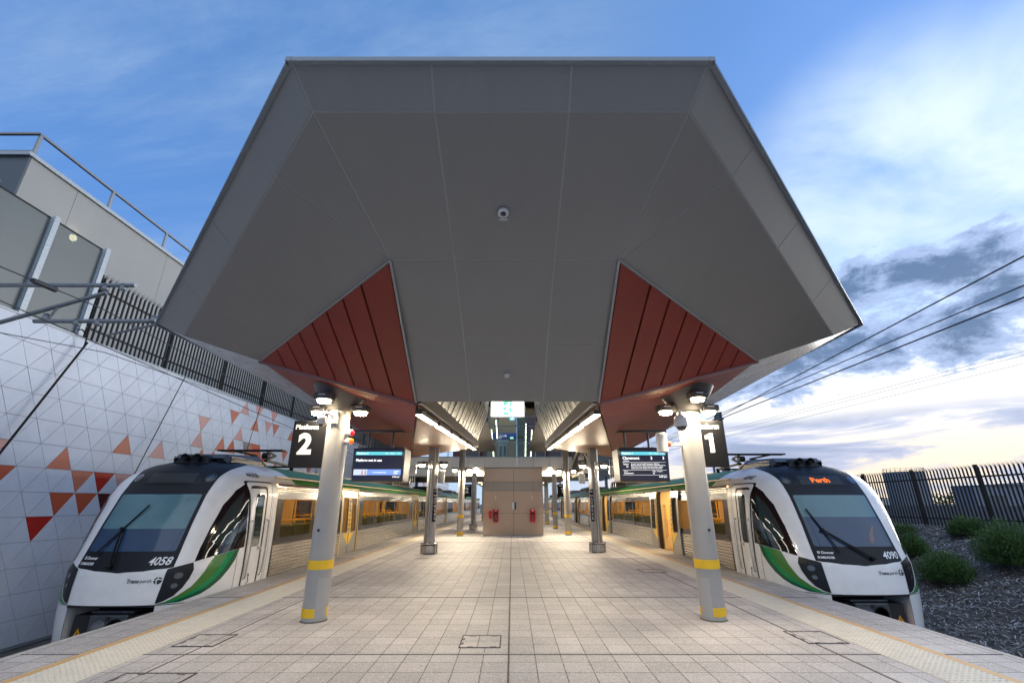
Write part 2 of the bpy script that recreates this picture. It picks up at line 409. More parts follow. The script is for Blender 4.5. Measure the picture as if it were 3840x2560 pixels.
def paver_material():
    m = bpy.data.materials.new('platform_pavers'); m.use_nodes = True; nt = m.node_tree; b = nt.nodes['Principled BSDF']
    def N(t): return nt.nodes.new(t)
    L = nt.links.new
    t = N('ShaderNodeTexCoord'); mp = N('ShaderNodeMapping'); L(t.outputs['Object'], mp.inputs[0]); mp.inputs['Location'].default_value = (0.03, -0.01, 0)
    br = N('ShaderNodeTexBrick'); L(mp.outputs[0], br.inputs['Vector']); br.offset = 0.0; br.squash = 1.0
    br.inputs['Scale'].default_value = 1.0; br.inputs['Brick Width'].default_value = 0.2775; br.inputs['Row Height'].default_value = 0.308
    br.inputs['Mortar Size'].default_value = 0.0068; br.inputs['Mortar Smooth'].default_value = 0.3; br.inputs['Bias'].default_value = -0.25
    br.inputs['Color1'].default_value = (0.385, 0.37, 0.37, 1); br.inputs['Color2'].default_value = (0.49, 0.472, 0.472, 1); br.inputs['Mortar'].default_value = (0.13, 0.12, 0.11, 1)
    # exposed aggregate: pale and dark grains
    v = N('ShaderNodeTexVoronoi'); v.inputs['Scale'].default_value = 95; L(t.outputs['Object'], v.inputs['Vector'])
    sv = N('ShaderNodeSeparateColor'); L(v.outputs['Color'], sv.inputs[0])
    mr = N('ShaderNodeMapRange'); L(sv.outputs[0], mr.inputs[0]); mr.inputs[1].default_value = 0.0; mr.inputs[2].default_value = 1.0; mr.inputs[3].default_value = 0.80; mr.inputs[4].default_value = 1.17
    gr = N('ShaderNodeMath'); gr.operation = 'GREATER_THAN'; L(sv.outputs[1], gr.inputs[0]); gr.inputs[1].default_value = 0.90
    ns = N('ShaderNodeTexNoise'); ns.inputs['Scale'].default_value = 0.9; ns.inputs['Detail'].default_value = 7; L(t.outputs['Object'], ns.inputs['Vector'])
    mn = N('ShaderNodeMapRange'); L(ns.outputs['Fac'], mn.inputs[0]); mn.inputs[1].default_value = 0.3; mn.inputs[2].default_value = 0.7; mn.inputs[3].default_value = 0.86; mn.inputs[4].default_value = 1.10
    mu = N('ShaderNodeMath'); mu.operation = 'MULTIPLY'; L(mr.outputs[0], mu.inputs[0]); L(mn.outputs[0], mu.inputs[1])
    sc = N('ShaderNodeVectorMath'); sc.operation = 'SCALE'; L(br.outputs['Color'], sc.inputs[0]); L(mu.outputs[0], sc.inputs['Scale'])
    mx = N('ShaderNodeMix'); mx.data_type = 'RGBA'; L(sc.outputs[0], mx.inputs[6]); mx.inputs[7].default_value = (0.66, 0.64, 0.60, 1)
    gf = N('ShaderNodeMath'); gf.operation = 'MULTIPLY'; L(gr.outputs[0], gf.inputs[0]); gf.inputs[1].default_value = 0.6
    # dark stains with a shape of their own
    st = N('ShaderNodeTexNoise'); st.inputs['Scale'].default_value = 3.1; st.inputs['Detail'].default_value = 9; st.inputs['Roughness'].default_value = 0.7; L(t.outputs['Object'], st.inputs['Vector'])
    L(gf.outputs[0], mx.inputs[0]); 
    ms = N('ShaderNodeMapRange'); L(st.outputs['Fac'], ms.inputs[0]); ms.inputs[1].default_value = 0.60; ms.inputs[2].default_value = 0.75; ms.inputs[3].default_value = 1.0; ms.inputs[4].default_value = 0.80
    s2 = N('ShaderNodeVectorMath'); s2.operation = 'SCALE'; L(mx.outputs[2], s2.inputs[0]); L(ms.outputs[0], s2.inputs['Scale'])
    # old chewing gum and drip spots
    g1 = N('ShaderNodeTexVoronoi'); g1.inputs['Scale'].default_value = 1.7; L(t.outputs['Object'], g1.inputs['Vector'])
    g2 = N('ShaderNodeMath'); g2.operation = 'LESS_THAN'; L(g1.outputs['Distance'], g2.inputs[0]); g2.inputs[1].default_value = 0.036
    g3 = N('ShaderNodeMath'); g3.operation = 'MULTIPLY_ADD'; L(g2.outputs[0], g3.inputs[0]); g3.inputs[1].default_value = -0.28; g3.inputs[2].default_value = 1.0
    s3 = N('ShaderNodeVectorMath'); s3.operation = 'SCALE'; L(s2.outputs[0], s3.inputs[0]); L(g3.outputs[0], s3.inputs['Scale'])
    L(s3.outputs[0], b.inputs['Base Color']); b.inputs['Roughness'].default_value = 0.62
    bp = N('ShaderNodeBump'); bp.inputs['Strength'].default_value = 0.5; bp.inputs['Distance'].default_value = 0.004; bp.invert = True
    L(br.outputs['Fac'], bp.inputs['Height']); L(bp.outputs[0], b.inputs['Normal'])
    return m
M_PAVER = paver_material()
mb = MB(); mb.box(-5.34, 5.34, -6, 125, -1.15, 0.0)
struct('platform', mb, [M_PAVER])
mb = MB()
for s in (-1, 1): mb.box(*sorted((s * 5.34, s * 5.42)), -6, 125, -0.16, 0.004)
struct('platform_coping', mb, [mat('coping_concrete', (0.42, 0.41, 0.39), 0.7, noise=0.1, nscale=10)])
# long movement joints
mb = MB()
mb.box(-0.045, -0.033, -6, 24.2, 0, 0.0045)
for s in (-1, 1): mb.box(s * 3.55 - .005, s * 3.55 + .005, -6, 60, 0, 0.0045)
for y in (5.80, 9.0, 14.9, 20.8): mb.box(-5.34, 5.34, y - .005, y + .005, 0.0, 0.0045)
struct('platform_movement_joint', mb, [mat('joint_filler', (0.07, 0.06, 0.055), 0.8)])
# tactile strips: real truncated domes near the camera, a scored sheet beyond
M_TACT = mat('tactile_cream', (0.60, 0.575, 0.50), 0.6, noise=0.08, nscale=6)
M_TAN = mat('tan_edge_line', (0.56, 0.36, 0.15), 0.6, noise=0.12, nscale=8)
for s in (-1, 1):
    mb = MB(); mb.box(*sorted((s * 4.01, s * 4.60)), -5, 118, 0, 0.006)
    y = 4.6
    while y < 26:
        stepx = 0.059 if y < 14 else 0.0983
        n = int(round(.59 / stepx))
        for i in range(n):
            x = s * (4.01 + (i + .5) * stepx); r = .0165 if y < 14 else .03
            q = [(x + r * math.cos(a), y + r * math.sin(a), .006) for a in (0.785, 2.356, 3.927, 5.498)]
            q2 = [(x + r * .6 * math.cos(a), y + r * .6 * math.sin(a), .0115) for a in (0.785, 2.356, 3.927, 5.498)]
            mb.add(q + q2, [(4, 5, 6, 7), (0, 1, 5, 4), (1, 2, 6, 5), (2, 3, 7, 6), (3, 0, 4, 7)])
        y += stepx
    tag(mb.build('tactile_paving', M_TACT), kind='structure')
    mb = MB(); mb.box(*sorted((s * 4.604, s * 4.70)), -5, 118, 0, 0.0055)
    tag(mb.build('edge_line_marking', M_TAN), kind='structure')
mb = MB()
for y in (33.2, 39.5): mb.box(-4.0, 4.0, y, y + .5, 0, 0.0045)
struct('cross_platform_marking', mb, [M_TACT])
# access covers
def cover(x0, x1, y0, y1, label):
    r = empty('access_cover', ((x0 + x1) / 2, (y0 + y1) / 2, 0), label, 'access cover', 'steel framed access covers set in the platform pavers')
    mb = MB(); w = .014; z = .0065
    mb.box(x0, x1, y0, y0 + w, 0, z); mb.box(x0, x1, y1 - w, y1, 0, z); mb.box(x0, x0 + w, y0 + w, y1 - w, 0, z); mb.box(x1 - w, x1, y0 + w, y1 - w, 0, z)
    mb.build('frame', M_DARK, r)
    mb = MB(); mb.box(x0 + w, x1 - w, y0 + w, y1 - w, 0, .0035); mb.build('infill_panel', M_PAVER, r)
    M_ = mat('slot_bronze', (0.09, 0.06, 0.04), 0.5)
    for fx in (.2, .75):
        for yy in (y0 + w, y1 - w - .03): MB().box(x0 + (x1 - x0) * fx, x0 + (x1 - x0) * fx + .07, yy, yy + .03, .003, .0068).build('lifting_slot', M_, r)
    for fy in (.25, .6): MB().box(x0 + w, x0 + w + .03, y0 + (y1 - y0) * fy, y0 + (y1 - y0) * fy + .07, .003, .0068).build('lifting_slot', M_, r)
cover(-3.91, -3.43, 6.08, 6.60, 'square access cover set beside the left cream tactile strip, behind the larger one')
cover(-0.61, -0.13, 6.04, 6.56, 'square access cover beside the central platform joint')
cover(-3.73, -3.04, 4.70, 5.22, 'larger access cover at the lower left corner, nearest the camera')
cover(3.48, 3.96, 6.21, 6.75, 'square access cover beside the right tactile strip near the foot of the banded column')
cover(3.11, 3.69, 12.0, 12.58, 'access cover on the right, beyond the nearest column towards the steel collared column')

# ================================================================== CANOPY
def cxo(y): return -0.09 + 0.0055 * y
can = empty('platform_canopy', (0, 5.8, 0), 'large folded grey and terracotta canopy roof with a chamfered prow over the platform', 'canopy')
def on_plane(p, a, b, c):
    # slides p along the line from the eye-height origin until it lies on the plane a b c, so that four-cornered facets are flat
    w = lambda q: V(q[0] + cxo(q[1]), q[1], q[2]); P, A, B_, C_ = w(p), w(a), w(b), w(c); o = V(0, 0, 1.55)
    n = (B_ - A).cross(C_ - A); t = (A - o).dot(n) / (P - o).dot(n); q = o + (P - o) * t
    return (q.x - cxo(q.y), q.y, q.z)
def mpts(s, *pts): return [V(cxo(y) + s * x, y, z) for x, y, z in pts]
TL, LL, A0, A1 = (1.40, 2.22, 4.34), (5.81, 6.95, 4.34), (1.315, 2.46, 4.12), (5.27, 6.94, 4.12)
B, PM, P_, F_ = (1.07, 3.77, 3.70), (1.155, 4.85, 3.245), (1.175, 5.78, 2.78), (3.335, 5.83, 3.35)
MM, EE, QQ = (5.80, 17.9, 4.06), (5.77, 26.7, 4.02), (1.195, 15.8, 3.35)
A1 = on_plane(A1, TL, LL, A0); F_ = on_plane(F_, A0, A1, B)
_n = (V(*P_) - V(*F_)).cross(V(*EE) - V(*F_)); MM = (5.80, 17.9, F_[2] - ((5.80 - F_[0]) * _n.x + (17.9 - F_[1]) * _n.y) / _n.z)
grey = MB(); edge = MB(); roof = MB()
# front fascia and centre strip
def both(a): return V(cxo(a[1]) - a[0], a[1], a[2]), V(cxo(a[1]) + a[0], a[1], a[2])
tl, tr = both(TL); a0l, a0r = both(A0); bl, br_ = both(B); ml, mr_ = both(PM); pl, pr = both(P_)
jx = [((-0.54, 0, 0), (1, 0, 0)), ((0.40, 0, 0), (1, 0, 0))]
G, PR = 0.015, 0.003
panels(grey, [tl, tr, a0r, a0l], jx, G, PR, (0, -.5, -1))
panels(grey, [a0l, a0r, br_, bl], jx, G, PR)
panels(grey, [bl, br_, mr_, ml], jx, G, PR)
panels(grey, [ml, mr_, pr, pl], jx, G, PR)
for s in (-1, 1):
    red = MB(); redu = MB(); brn = MB(); eav = MB(); cla = MB(); trimr = MB(); rev = MB()
    q = mpts(s, TL, LL, A1, A0)
    ed = (q[1] - q[0]).normalized()
    # joints measured on the inner fascia line
    a0, a1 = mpts(s, A0, A1); da = (a1 - a0); js = [a0 + da * k for k in (0.156, 0.415, 0.725)]
    panels(grey, q, [(j, ed) for j in js], G, PR, (0, -.3, -1))
    b, f = mpts(s, B, F_); n = pnorm([a0, b, f])
    e1 = b + (f - b) * 0.50; e2 = b + (f - b) * 0.80
    # facet split into two planar halves so that the folds are true
    cuts = []
    for j, e in ((js[0], b), (js[1], e1), (js[2], e2)):
        d = (e - j); cn = d.cross(Vector((0, 0, 1))).normalized(); cuts.append((j, cn))
    nn = pnorm([a0, a1, f, b])
    for tri in ([a0, js[0], b], ):
        panels(grey, tri, [], G, PR)
    panels(grey, [js[0], js[1], e1, b], [], G, PR); panels(grey, [js[1], js[2], e2, e1], [], G, PR); panels(grey, [js[2], a1, f, e2], [], G, PR)
    # red front facet, planks running down the slope
    p, = mpts(s, P_)
    cuts = [((cxo(5) + s * (1.175 + .305 * i), 0, 0), (1, 0, 0)) for i in range(1, 8)]
    panels(red, [b, f, p], cuts, 0.032, 0.025, (0, -1, -.4))
    trimr.bar(f + V(0, .03, -.01), p + V(0, .03, -.01), 0.10, 0.07)
    # light trim along the red facet's upper edges
    edge.bar(b + V(0, -.01, -.012), f + V(0, -.01, -.012), .022, .016, 1); edge.bar(b + V(-s * .0, -.01, -.012), p + V(0, -.01, -.012), .022, .016, 1)
    # long soffits
    m_, e_, q_ = mpts(s, MM, EE, QQ)
    cutsY = [((0, 5.9 + .22 * i, 0), (0, 1, 0)) for i in range(1, 95)]
    panels(redu, [f + V(0, .06, 0), p + V(0, .06, 0), e_, m_], cutsY, 0.022, 0.014, (0, 0, -1))
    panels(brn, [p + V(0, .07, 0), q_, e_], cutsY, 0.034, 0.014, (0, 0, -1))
    # eave soffit (satin metal)
    l_, = mpts(s, LL)
    panels(eav, [l_, a1, f], [], .004, .006); panels(eav, [l_, f, m_], [((0, 6.95 + 2.6 * i, 0), (0, 1, 0)) for i in range(1, 4)], .008, .006)
    # perimeter lip
    oe, = mpts(s, (5.81, 26.7, 4.34))
    t_, = mpts(s, TL)
    for a, c in ((t_, l_), (l_, oe)):
        edge.bar(a + V(0, .01, -.018), c + V(0, .01, -.018), .035, .034)
    edge.prism([l_ + V(0, 0, -.002), m_, e_, oe], V(s * .02, 0, 0), 2)
    edge.prism([e_, q_, q_ + V(0, 0, .22), e_ + V(0, 0, .30)], V(0, .03, 0), 2)
    # inner edge reveal and galvanised cladding of the slot
    rev.bar(p + V(-s * .03, .05, .09), q_ + V(-s * .03, 0, .09), 0.07, 0.20)
    N_ = 16
    cla.strip([[V(cxo(y) + s * 1.185, y, 2.78 + .57 * (y - 5.78) / 10 + .19) for y in (5.85, 15.8)], [V(cxo(y) + s * .83, y, 2.78 + .57 * (y - 5.78) / 10 + 1.14) for y in (5.85, 15.8)], [V(cxo(y) + s * .79, y, 5.3) for y in (5.85, 15.8)]])
    for i in range(N_):
        y0 = 5.86 + (15.8 - 5.86) * i / N_; y1 = 5.86 + (15.8 - 5.86) * (i + 1) / N_ - .02
        z0 = 2.78 + .57 * (y0 - 5.78) / 10 + .19; rr = .008 if i % 2 else .0
        x0 = cxo(y0) + s * (1.16 - rr)
        cla.bar((x0 + s * .02, y1 + .01, z0), (x0 - s * .33, y1 + .01, z0 + .95), .010, .016)
    red.build('terracotta_front_facet', [M_RED, M_REDGAP], can)
    redu.build('terracotta_underside', [M_RED, M_REDGAP], can)
    brn.build('lamplit_terracotta_soffit', [M_REDLIT, M_REDGAP], can)
    eav.build('metal_eave', [M_EAVE, M_DARK], can)
    cla.build('slot_cladding', [M_CLAD], can)
    trimr.build('fold_trim', [mat('red_brown_trim', (0.17, 0.035, 0.022), 0.30, coat=0.2)], can)
    rev.build('slot_reveal', [mat('slot_reveal_brown', (0.06, 0.03, 0.025), 0.4)], can)
    # roof sheet
    t4, l4, o4 = t_ + V(0, .05, .0), l_ + V(-s * .03, 0, .0), oe + V(-s * .02, 0, .0)
    roof.poly([V(cxo(2.2), 2.27, 4.34), t4, l4, o4, V(s * .9, 26.7, 4.34), V(s * .9, 5.8, 4.34), V(cxo(5.8), 5.8, 4.34)])
edge.bar(tl + V(-.025, .012, -.018), tr + V(.025, .012, -.018), .035, .034)
roof.box(-1.1, 1.0, 5.79, 15.8, 5.3, 5.38); roof.box(-1.1, 1.0, 5.75, 5.79, 3.1, 5.3)
for q_ in (tl, tr): edge.obox(q_ + V(0, .022, -.020), (.014, 0, 0), (0, .03, 0), (0, 0, .018))
grey.build('grey_soffit_panels', [M_GREY, M_JOINT], can)
edge.build('edge_trim', [M_EDGE, M_JOINT, M_EAVE], can)
roof.build('roof_sheet', [mat('roof_dark', (0.10, 0.10, 0.105), 0.6)], can)
# soffit light fitting (round ceiling camera) and smoke detector, small
def ceiling_disc(loc, n, r, label, name, cat, lens=True):
    n = Vector(n).normalized(); o = empty(name, loc, label, cat); c = Vector(loc)
    MB().lathe(c, [(r, 0), (r, .018), (r * .93, .026), (r * .58, .026), (r * .56, .012), (0, .012)], 28, 0, n).build('mounting_ring', M_WHITEPL, o, smooth=True)
    if lens: MB().lathe(c + n * .012, [(r * .52, 0), (r * .48, .016), (r * .2, .024), (0, .026)], 20, 0, n).build('lens', M_BLKGLASS, o, smooth=True)
    return o
nsl = Vector((0, -0.305, -0.952))
oc = ceiling_disc((-0.073, 3.245, 3.855), nsl, .046, 'round white ringed ceiling camera set in the big grey soffit', 'ceiling_camera', 'camera')
mb = MB(); mb.obox(V(-.073, 3.315, 3.83), (.035, 0, 0), (0, .006, -.002), (0, 0, .003)); mb.build('name_plate', M_WHITEPL, oc)
ceiling_disc((-0.065, 5.30, 3.005), (0, -.44, -.9), .03, 'small white smoke detector on the grey soffit above the running man sign', 'smoke_detector', 'smoke detector', False)

# ================================================================== EXIT SIGN
ex = empty('exit_sign', (-.06, 6.0, 2.62), 'bright backlit running man exit sign hanging under the grey soffit', 'exit sign')
MB().box(-.285, .167, 5.99, 6.03, 2.62, 2.852).build('housing', M_WHITEPL, ex, bevel=.006)
MB().box(-.275, .157, 5.984, 5.99, 2.628, 2.844).build('lit_face', emis('exit_face', (1.0, 1.0, 0.98), 2.6), ex)
MB().box(-.118, .0, 5.980, 5.984, 2.645, 2.826).build('green_field', emis('exit_green', (0.10, 0.72, 0.30), 1.3), ex)
mb = MB(); ux, uz = -.118, 2.645
def rp(pts): mb.prism([V(ux + a * .00118, 5.9795, uz + b * .00181) for a, b in pts], V(0, -.001, 0))
rp([(48 + 9 * math.cos(t), 0) if 0 else (66 + 11 * math.cos(t), 86 + 8.5 * math.sin(t)) for t in [i * .52 for i in range(12)]])
rp([(38, 74), (62, 78), (70, 70), (56, 42), (40, 44), (44, 62)])          # torso
rp([(44, 76), (30, 74), (6, 62), (8, 56), (30, 64), (46, 68)])             # rear arm
rp([(62, 76), (74, 64), (98, 60), (98, 54), (70, 56), (60, 64)])           # front arm
rp([(42, 46), (56, 44), (44, 22), (2, 24), (2, 32), (34, 32)])             # rear leg
rp([(48, 44), (60, 42), (76, 18), (92, 8), (88, 2), (68, 12), (44, 36)])   # front leg
mb.build('running_man', emis('exit_man', (1, 1, 1), 2.2), ex)
mb = MB()
for x in (-.2, .085): mb.cyl((x, 6.01, 2.852), (x, 6.01, 2.87), .01, n=8); mb.box(x - .012, x + .012, 5.995, 6.02, 2.852, 2.87)
mb.build('hanger', M_GALV, ex)

# ================================================================== COLUMNS AND WHAT HANGS ON THEM
GC = 'round grey canopy columns along the platform'
SIDE = {-1: 'platform 2', 1: 'platform 1'}
def column(x, y, top, r, kind, label, sleeve=None):
    c = empty('canopy_column', (x, y, 0), label, 'column', GC)
    MB().lathe((x, y, 0), [(r + .012, 0), (r + .012, .004), (r, .016)], 32).build('base_shade_grime', mat('shade_grime_dark', (0.10, 0.095, 0.085), 0.8), c)  # dark ring added for the shade and grime at the column foot
    MB().cyl((x, y, 0), (x, y, top), r, r * .97, 32).build('shaft', M_COLUMN, c, smooth=True)
    if kind == 'band':
        for a, b in ((.06, .17), (.66, .78)) if y < 9 else ((.07, .20), (.86, 1.0)):
            MB().lathe((x, y, 0), [(r + .001, a), (r + .004, a), (r + .004, b), (r + .001, b)], 32).build('yellow_band', M_YEL, c, smooth=True)
    if kind == 'guard':
        MB().lathe((x, y, 0), [(r + .03, .02), (r + .075, .03), (r + .075, .25), (r + .03, .26)], 32).build('steel_collar', M_STEEL, c, smooth=True)
        MB().lathe((x, y, 0), [(r + .03, .27), (r + .095, .28), (r + .105, .30), (r + .095, .32), (r + .03, .33)], 32).build('collar_rail', M_STEEL, c, smooth='all')
        mb = MB()
        for i in range(10):
            t = i * .628; mb.cyl((x + (r + .085) * math.cos(t), y + (r + .085) * math.sin(t), 0), (x + (r + .085) * math.cos(t), y + (r + .085) * math.sin(t), .29), .012, n=6)
        mb.build('collar_bolt', M_STEEL, c)
        s = 1 if x > 0 else -1
        MB().cyl((x + s * .03, y - r - .035, .33), (x + s * .03, y - r - .035, top - .35), .032 if s > 0 else .024, n=14).build('downpipe', M_STEEL, c, smooth=True)
        MB().box(x - .13, x + .09, y - r - .09, y - r + .05, top - .45, top).build('top_bracket', M_COLUMN, c, bevel=.01)
    if sleeve:
        MB().lathe((x, y, 0), [(r + .02, sleeve - .30), (r + .05, sleeve - .28), (r + .22, sleeve - .02), (r + .28, sleeve + .10)], 32).build('soffit_sleeve', mat('sleeve_grey', (0.13, 0.125, 0.12), 0.4), c, smooth=True)
    return c
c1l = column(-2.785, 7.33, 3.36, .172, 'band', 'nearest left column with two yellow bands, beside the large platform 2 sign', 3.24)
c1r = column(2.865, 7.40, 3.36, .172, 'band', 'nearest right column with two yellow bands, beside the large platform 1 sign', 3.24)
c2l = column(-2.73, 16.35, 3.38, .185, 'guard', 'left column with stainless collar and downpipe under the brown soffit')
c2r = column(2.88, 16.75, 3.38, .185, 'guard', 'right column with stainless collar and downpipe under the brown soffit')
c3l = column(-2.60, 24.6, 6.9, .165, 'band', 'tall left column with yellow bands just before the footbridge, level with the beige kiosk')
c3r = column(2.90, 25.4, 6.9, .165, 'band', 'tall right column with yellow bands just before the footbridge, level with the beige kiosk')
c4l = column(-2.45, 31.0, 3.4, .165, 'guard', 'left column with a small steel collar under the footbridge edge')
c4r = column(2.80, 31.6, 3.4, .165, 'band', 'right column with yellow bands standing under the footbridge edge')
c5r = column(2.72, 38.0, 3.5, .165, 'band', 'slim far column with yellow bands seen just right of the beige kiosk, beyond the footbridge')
# nearest columns: hatches and fixings
for c, x, y, s in ((c1l, -2.785, 7.33, 1), (c1r, 2.865, 7.40, -1)):
    mb = MB(); r = .1735
    for zz in (.14, .62):
        pass
    vs = []
    a0_, a1_ = (-1.57 + s * .35, -1.57 + s * 1.35)
    rows = [[V(x + (r + .003) * math.cos(a0_ + (a1_ - a0_) * i / 8), y + (r + .003) * math.sin(a0_ + (a1_ - a0_) * i / 8), z) for i in range(9)] for z in (.056, .55)]
    mb.strip(rows); mb.build('access_hatch', mat('hatch_grey', (0.42, 0.41, 0.39), 0.4), c, smooth=True)
    MB().lathe((x + .03 * s * -1, y - .172, 1.18), [(.02, 0), (.02, .012), (.012, .02), (0, .02)], 14, 0, (0, -1, 0)).build('plug', M_DARK, c)

def spot(x, y, z, e, size=0.22, tilt=(0, 0), col=(1.0, 0.83, 0.60), spread=170):
    l = bpy.data.lights.new('floodlight_beam', 'AREA'); l.shape = 'DISK'; l.size = size; l.energy = e; l.color = col
    try: l.spread = R(spread)
    except Exception: pass
    o = bpy.data.objects.new('floodlight_beam', l); COL.objects.link(o); o.location = (x, y, z); o.rotation_euler = (R(tilt[0]), R(tilt[1]), 0)
    o.visible_camera = True
    return o
GL = 'warm floodlights fixed to the canopy columns'
def flood(x, y, z, arm, label, e=19, w=.135):
    """a flat lamp head at x,y,z, reached by a bracket from the point arm"""
    o = empty('floodlight', (x, y, z), label, 'floodlight', GL)
    MB().box(x - w, x + w, y - w * .85, y + w * .85, z + .03, z + .13).build('lamp_head', M_HOUSING, o, bevel=.02)
    MB().lathe((x, y, z + .031), [(w * .80, 0), (w * .76, -.022), (w * .45, -.032), (0, -.035)], 24).build('lamp_lens', M_LAMP, o, smooth='all')
    MB().bar(arm, (x, y, z + .10), .11, .10).build('bracket', M_COLUMN, o, bevel=.006)
    MB().box(x - w * .4, x + w * .4, y - w * .86, y - w * .84, z + .09, z + .105).build('name_plate', M_WHITEPL, o)
    l = spot(x, y, z - .008, e, .18, (-38, 0) if y > 20 else ((-24, 0) if y > 10 else (0, 0))); l.parent = o; l.location = (0, 0, -.010)
    return o
flood(-3.12, 7.30, 2.90, (-2.785, 7.33, 2.98), 'floodlight over the platform 2 sign on the nearest left column')
flood(-2.44, 7.30, 2.90, (-2.785, 7.33, 2.98), 'floodlight on the inner side of the nearest left column')
flood(-2.90, 6.92, 3.02, (-2.80, 7.33, 2.98), 'raised floodlight pointing forward from the top of the nearest left column', 20, .13)
flood(2.50, 7.36, 2.92, (2.865, 7.40, 3.0), 'floodlight on the inner side of the nearest right column')
flood(3.20, 7.36, 2.92, (2.865, 7.40, 3.0), 'floodlight over the platform 1 sign on the nearest right column')
flood(2.88, 6.95, 3.05, (2.85, 7.40, 3.0), 'raised floodlight pointing forward from the top of the nearest right column', 20, .13)
flood(-3.12, 16.3, 2.78, (-2.73, 16.35, 2.86), 'floodlight on the track side of the left steel collared column', 48)
flood(-2.36, 16.3, 2.78, (-2.73, 16.35, 2.86), 'floodlight on the inner side of the left steel collared column', 48)
flood(2.50, 16.7, 2.78, (2.88, 16.75, 2.86), 'floodlight on the inner side of the right steel collared column', 48)
flood(3.26, 16.7, 2.78, (2.88, 16.75, 2.86), 'floodlight on the track side of the right steel collared column', 48)
flood(-2.97, 24.5, 3.15, (-2.60, 24.6, 3.2), 'floodlight on the track side of the tall left column before the footbridge', 170)
flood(-2.22, 24.5, 3.15, (-2.60, 24.6, 3.2), 'floodlight on the inner side of the tall left column before the footbridge', 170)
flood(2.52, 25.3, 3.15, (2.90, 25.4, 3.2), 'floodlight on the inner side of the tall right column before the footbridge', 170)
flood(3.30, 25.3, 3.15, (2.90, 25.4, 3.2), 'floodlight on the track side of the tall right column before the footbridge', 170)

def dome(loc, rr, arm, label, cat='camera'):
    o = empty('dome_camera', loc, label, cat, 'white dome cameras on the columns'); c = V(*loc)
    MB().lathe(c, [(rr * .35, rr * 1.5), (rr * .75, rr * 1.25), (rr * .95, rr * .8), (rr, 0), (rr * .98, -.02), (rr * .80, -.03)], 24).build('camera_housing', M_WHITEPL, o, smooth=True)
    MB().lathe(c, [(rr * .78, -.03), (rr * .72, -rr * .42), (rr * .45, -rr * .8), (0, -rr * .95)], 20).build('dome_lens', M_BLKGLASS, o, smooth='all')
    if arm:
        a = V(*arm); pts = [c + V(0, 0, rr * 1.3), c + V(0, 0, rr * 2.0), c + V(0, 0, rr * 2.2) + (V(a.x, a.y, c.z) - c) * .4, a]
        MB().tube(pts, rr * .28, 10).build('camera_arm', M_WHITEPL, o, smooth=True)
        MB().obox(a, (.06, 0, 0), (0, .03, 0), (0, 0, .10)).build('wall_box', M_WHITEPL, o, bevel=.012)
    return o
dome((-2.87, 6.88, 2.70), .072, (-2.80, 7.14, 2.82), 'white dome camera in front of the nearest left column, beside the platform 2 sign')
dome((2.45, 6.62, 2.62), .098, (2.68, 7.18, 2.80), 'large white dome camera beside the nearest right column, left of its shaft')
dome((2.58, 16.45, 2.55), .10, (2.72, 16.6, 2.80), 'small white dome camera on the right steel collared column')
dome((2.42, 16.35, 3.0), .10, (2.70, 16.6, 3.0), 'upper white dome camera high on the right steel collared column')
def cyl_speaker(x, y, z, h, r, armx, army, label, ringcol=True, name='horn_speaker', cat='speaker'):
    o = empty(name, (x, y, z), label, cat, 'white cylindrical speakers on the columns')
    MB().lathe((x, y, z), [(r * .9, 0), (r, .01), (r, h - .02), (r * .85, h), (0, h)], 22).build('speaker_body', M_WHITEPL, o, smooth=True)
    MB().bar((x, y, z + h * .45), (armx, army, z + h * .45), .05, .05).build('bracket', M_WHITEPL, o)
    if ringcol: 
        d = (V(armx, army, 0) - V(x, y, 0)).normalized()
        MB().cyl(V(x, y, z + h * .45) + d * (r + .01), V(x, y, z + h * .45) + d * (r + .045), .042, n=16).build('orange_ring', mat('orange_plastic', (0.80, 0.10, 0.02), 0.4), o, smooth=True)
    return o
cyl_speaker(2.37, 7.32, 2.30, .30, .085, 2.70, 7.38, 'white cylindrical speaker with an orange ring left of the nearest right column')
cyl_speaker(-2.42, 16.3, 2.2, .42, .11, -2.60, 16.33, 'white cylindrical speaker on the inner side of the left steel collared column', False)
cyl_speaker(2.46, 16.7, 2.2, .36, .11, 2.70, 16.73, 'white cylindrical speaker on the inner side of the right steel collared column', False)
# red and amber beacons of the nearest left column
for z, cn, cc in ((2.60, 'red', (0.75, 0.01, 0.02)), (2.47, 'orange', (0.85, 0.13, 0.01))):
    o = empty('beacon', (-2.60, 7.30, z), 'small white beacon with %s lens on the nearest left column' % cn, 'beacon', 'beacons on the nearest left column')
    MB().cyl((-2.63, 7.30, z), (-2.54, 7.28, z), .05, n=18).build('beacon_body', M_WHITEPL, o, smooth=True)
    MB().lathe((-2.54, 7.28, z), [(.045, 0), (.043, .02), (.025, .035), (0, .04)], 16, 0, (1, -.2, 0)).build('beacon_lens', mat('beacon_' + cn, cc, 0.25, emit=cc, es=.8), o, smooth=True)
# antenna boxes on the collared columns
for s, x, y in ((-1, -3.38, 16.1), (1, 3.52, 16.55)):
    o = empty('antenna_box', (x, y, 2.6), 'white antenna box with thin rods on the %s steel collared column' % ('left' if s < 0 else 'right'), 'antenna', 'antenna boxes')
    MB().box(x - .11, x + .11, y - .06, y + .06, 2.50, 2.78).build('box_body', M_WHITEPL, o, bevel=.01)
    mb = MB()
    for dx in (-.08, 0, .08): mb.cyl((x + dx, y, 2.78), (x + dx, y, 3.0), .010, n=6); mb.cyl((x + dx, y, 2.06), (x + dx, y, 2.50), .012, n=6)
    mb.build('antenna_rod', M_WHITEPL, o)
    MB().bar((x - s * .08, y, 2.68), (x - s * .55, y + .15, 2.68), .05, .05).build('bracket', M_GALV, o)
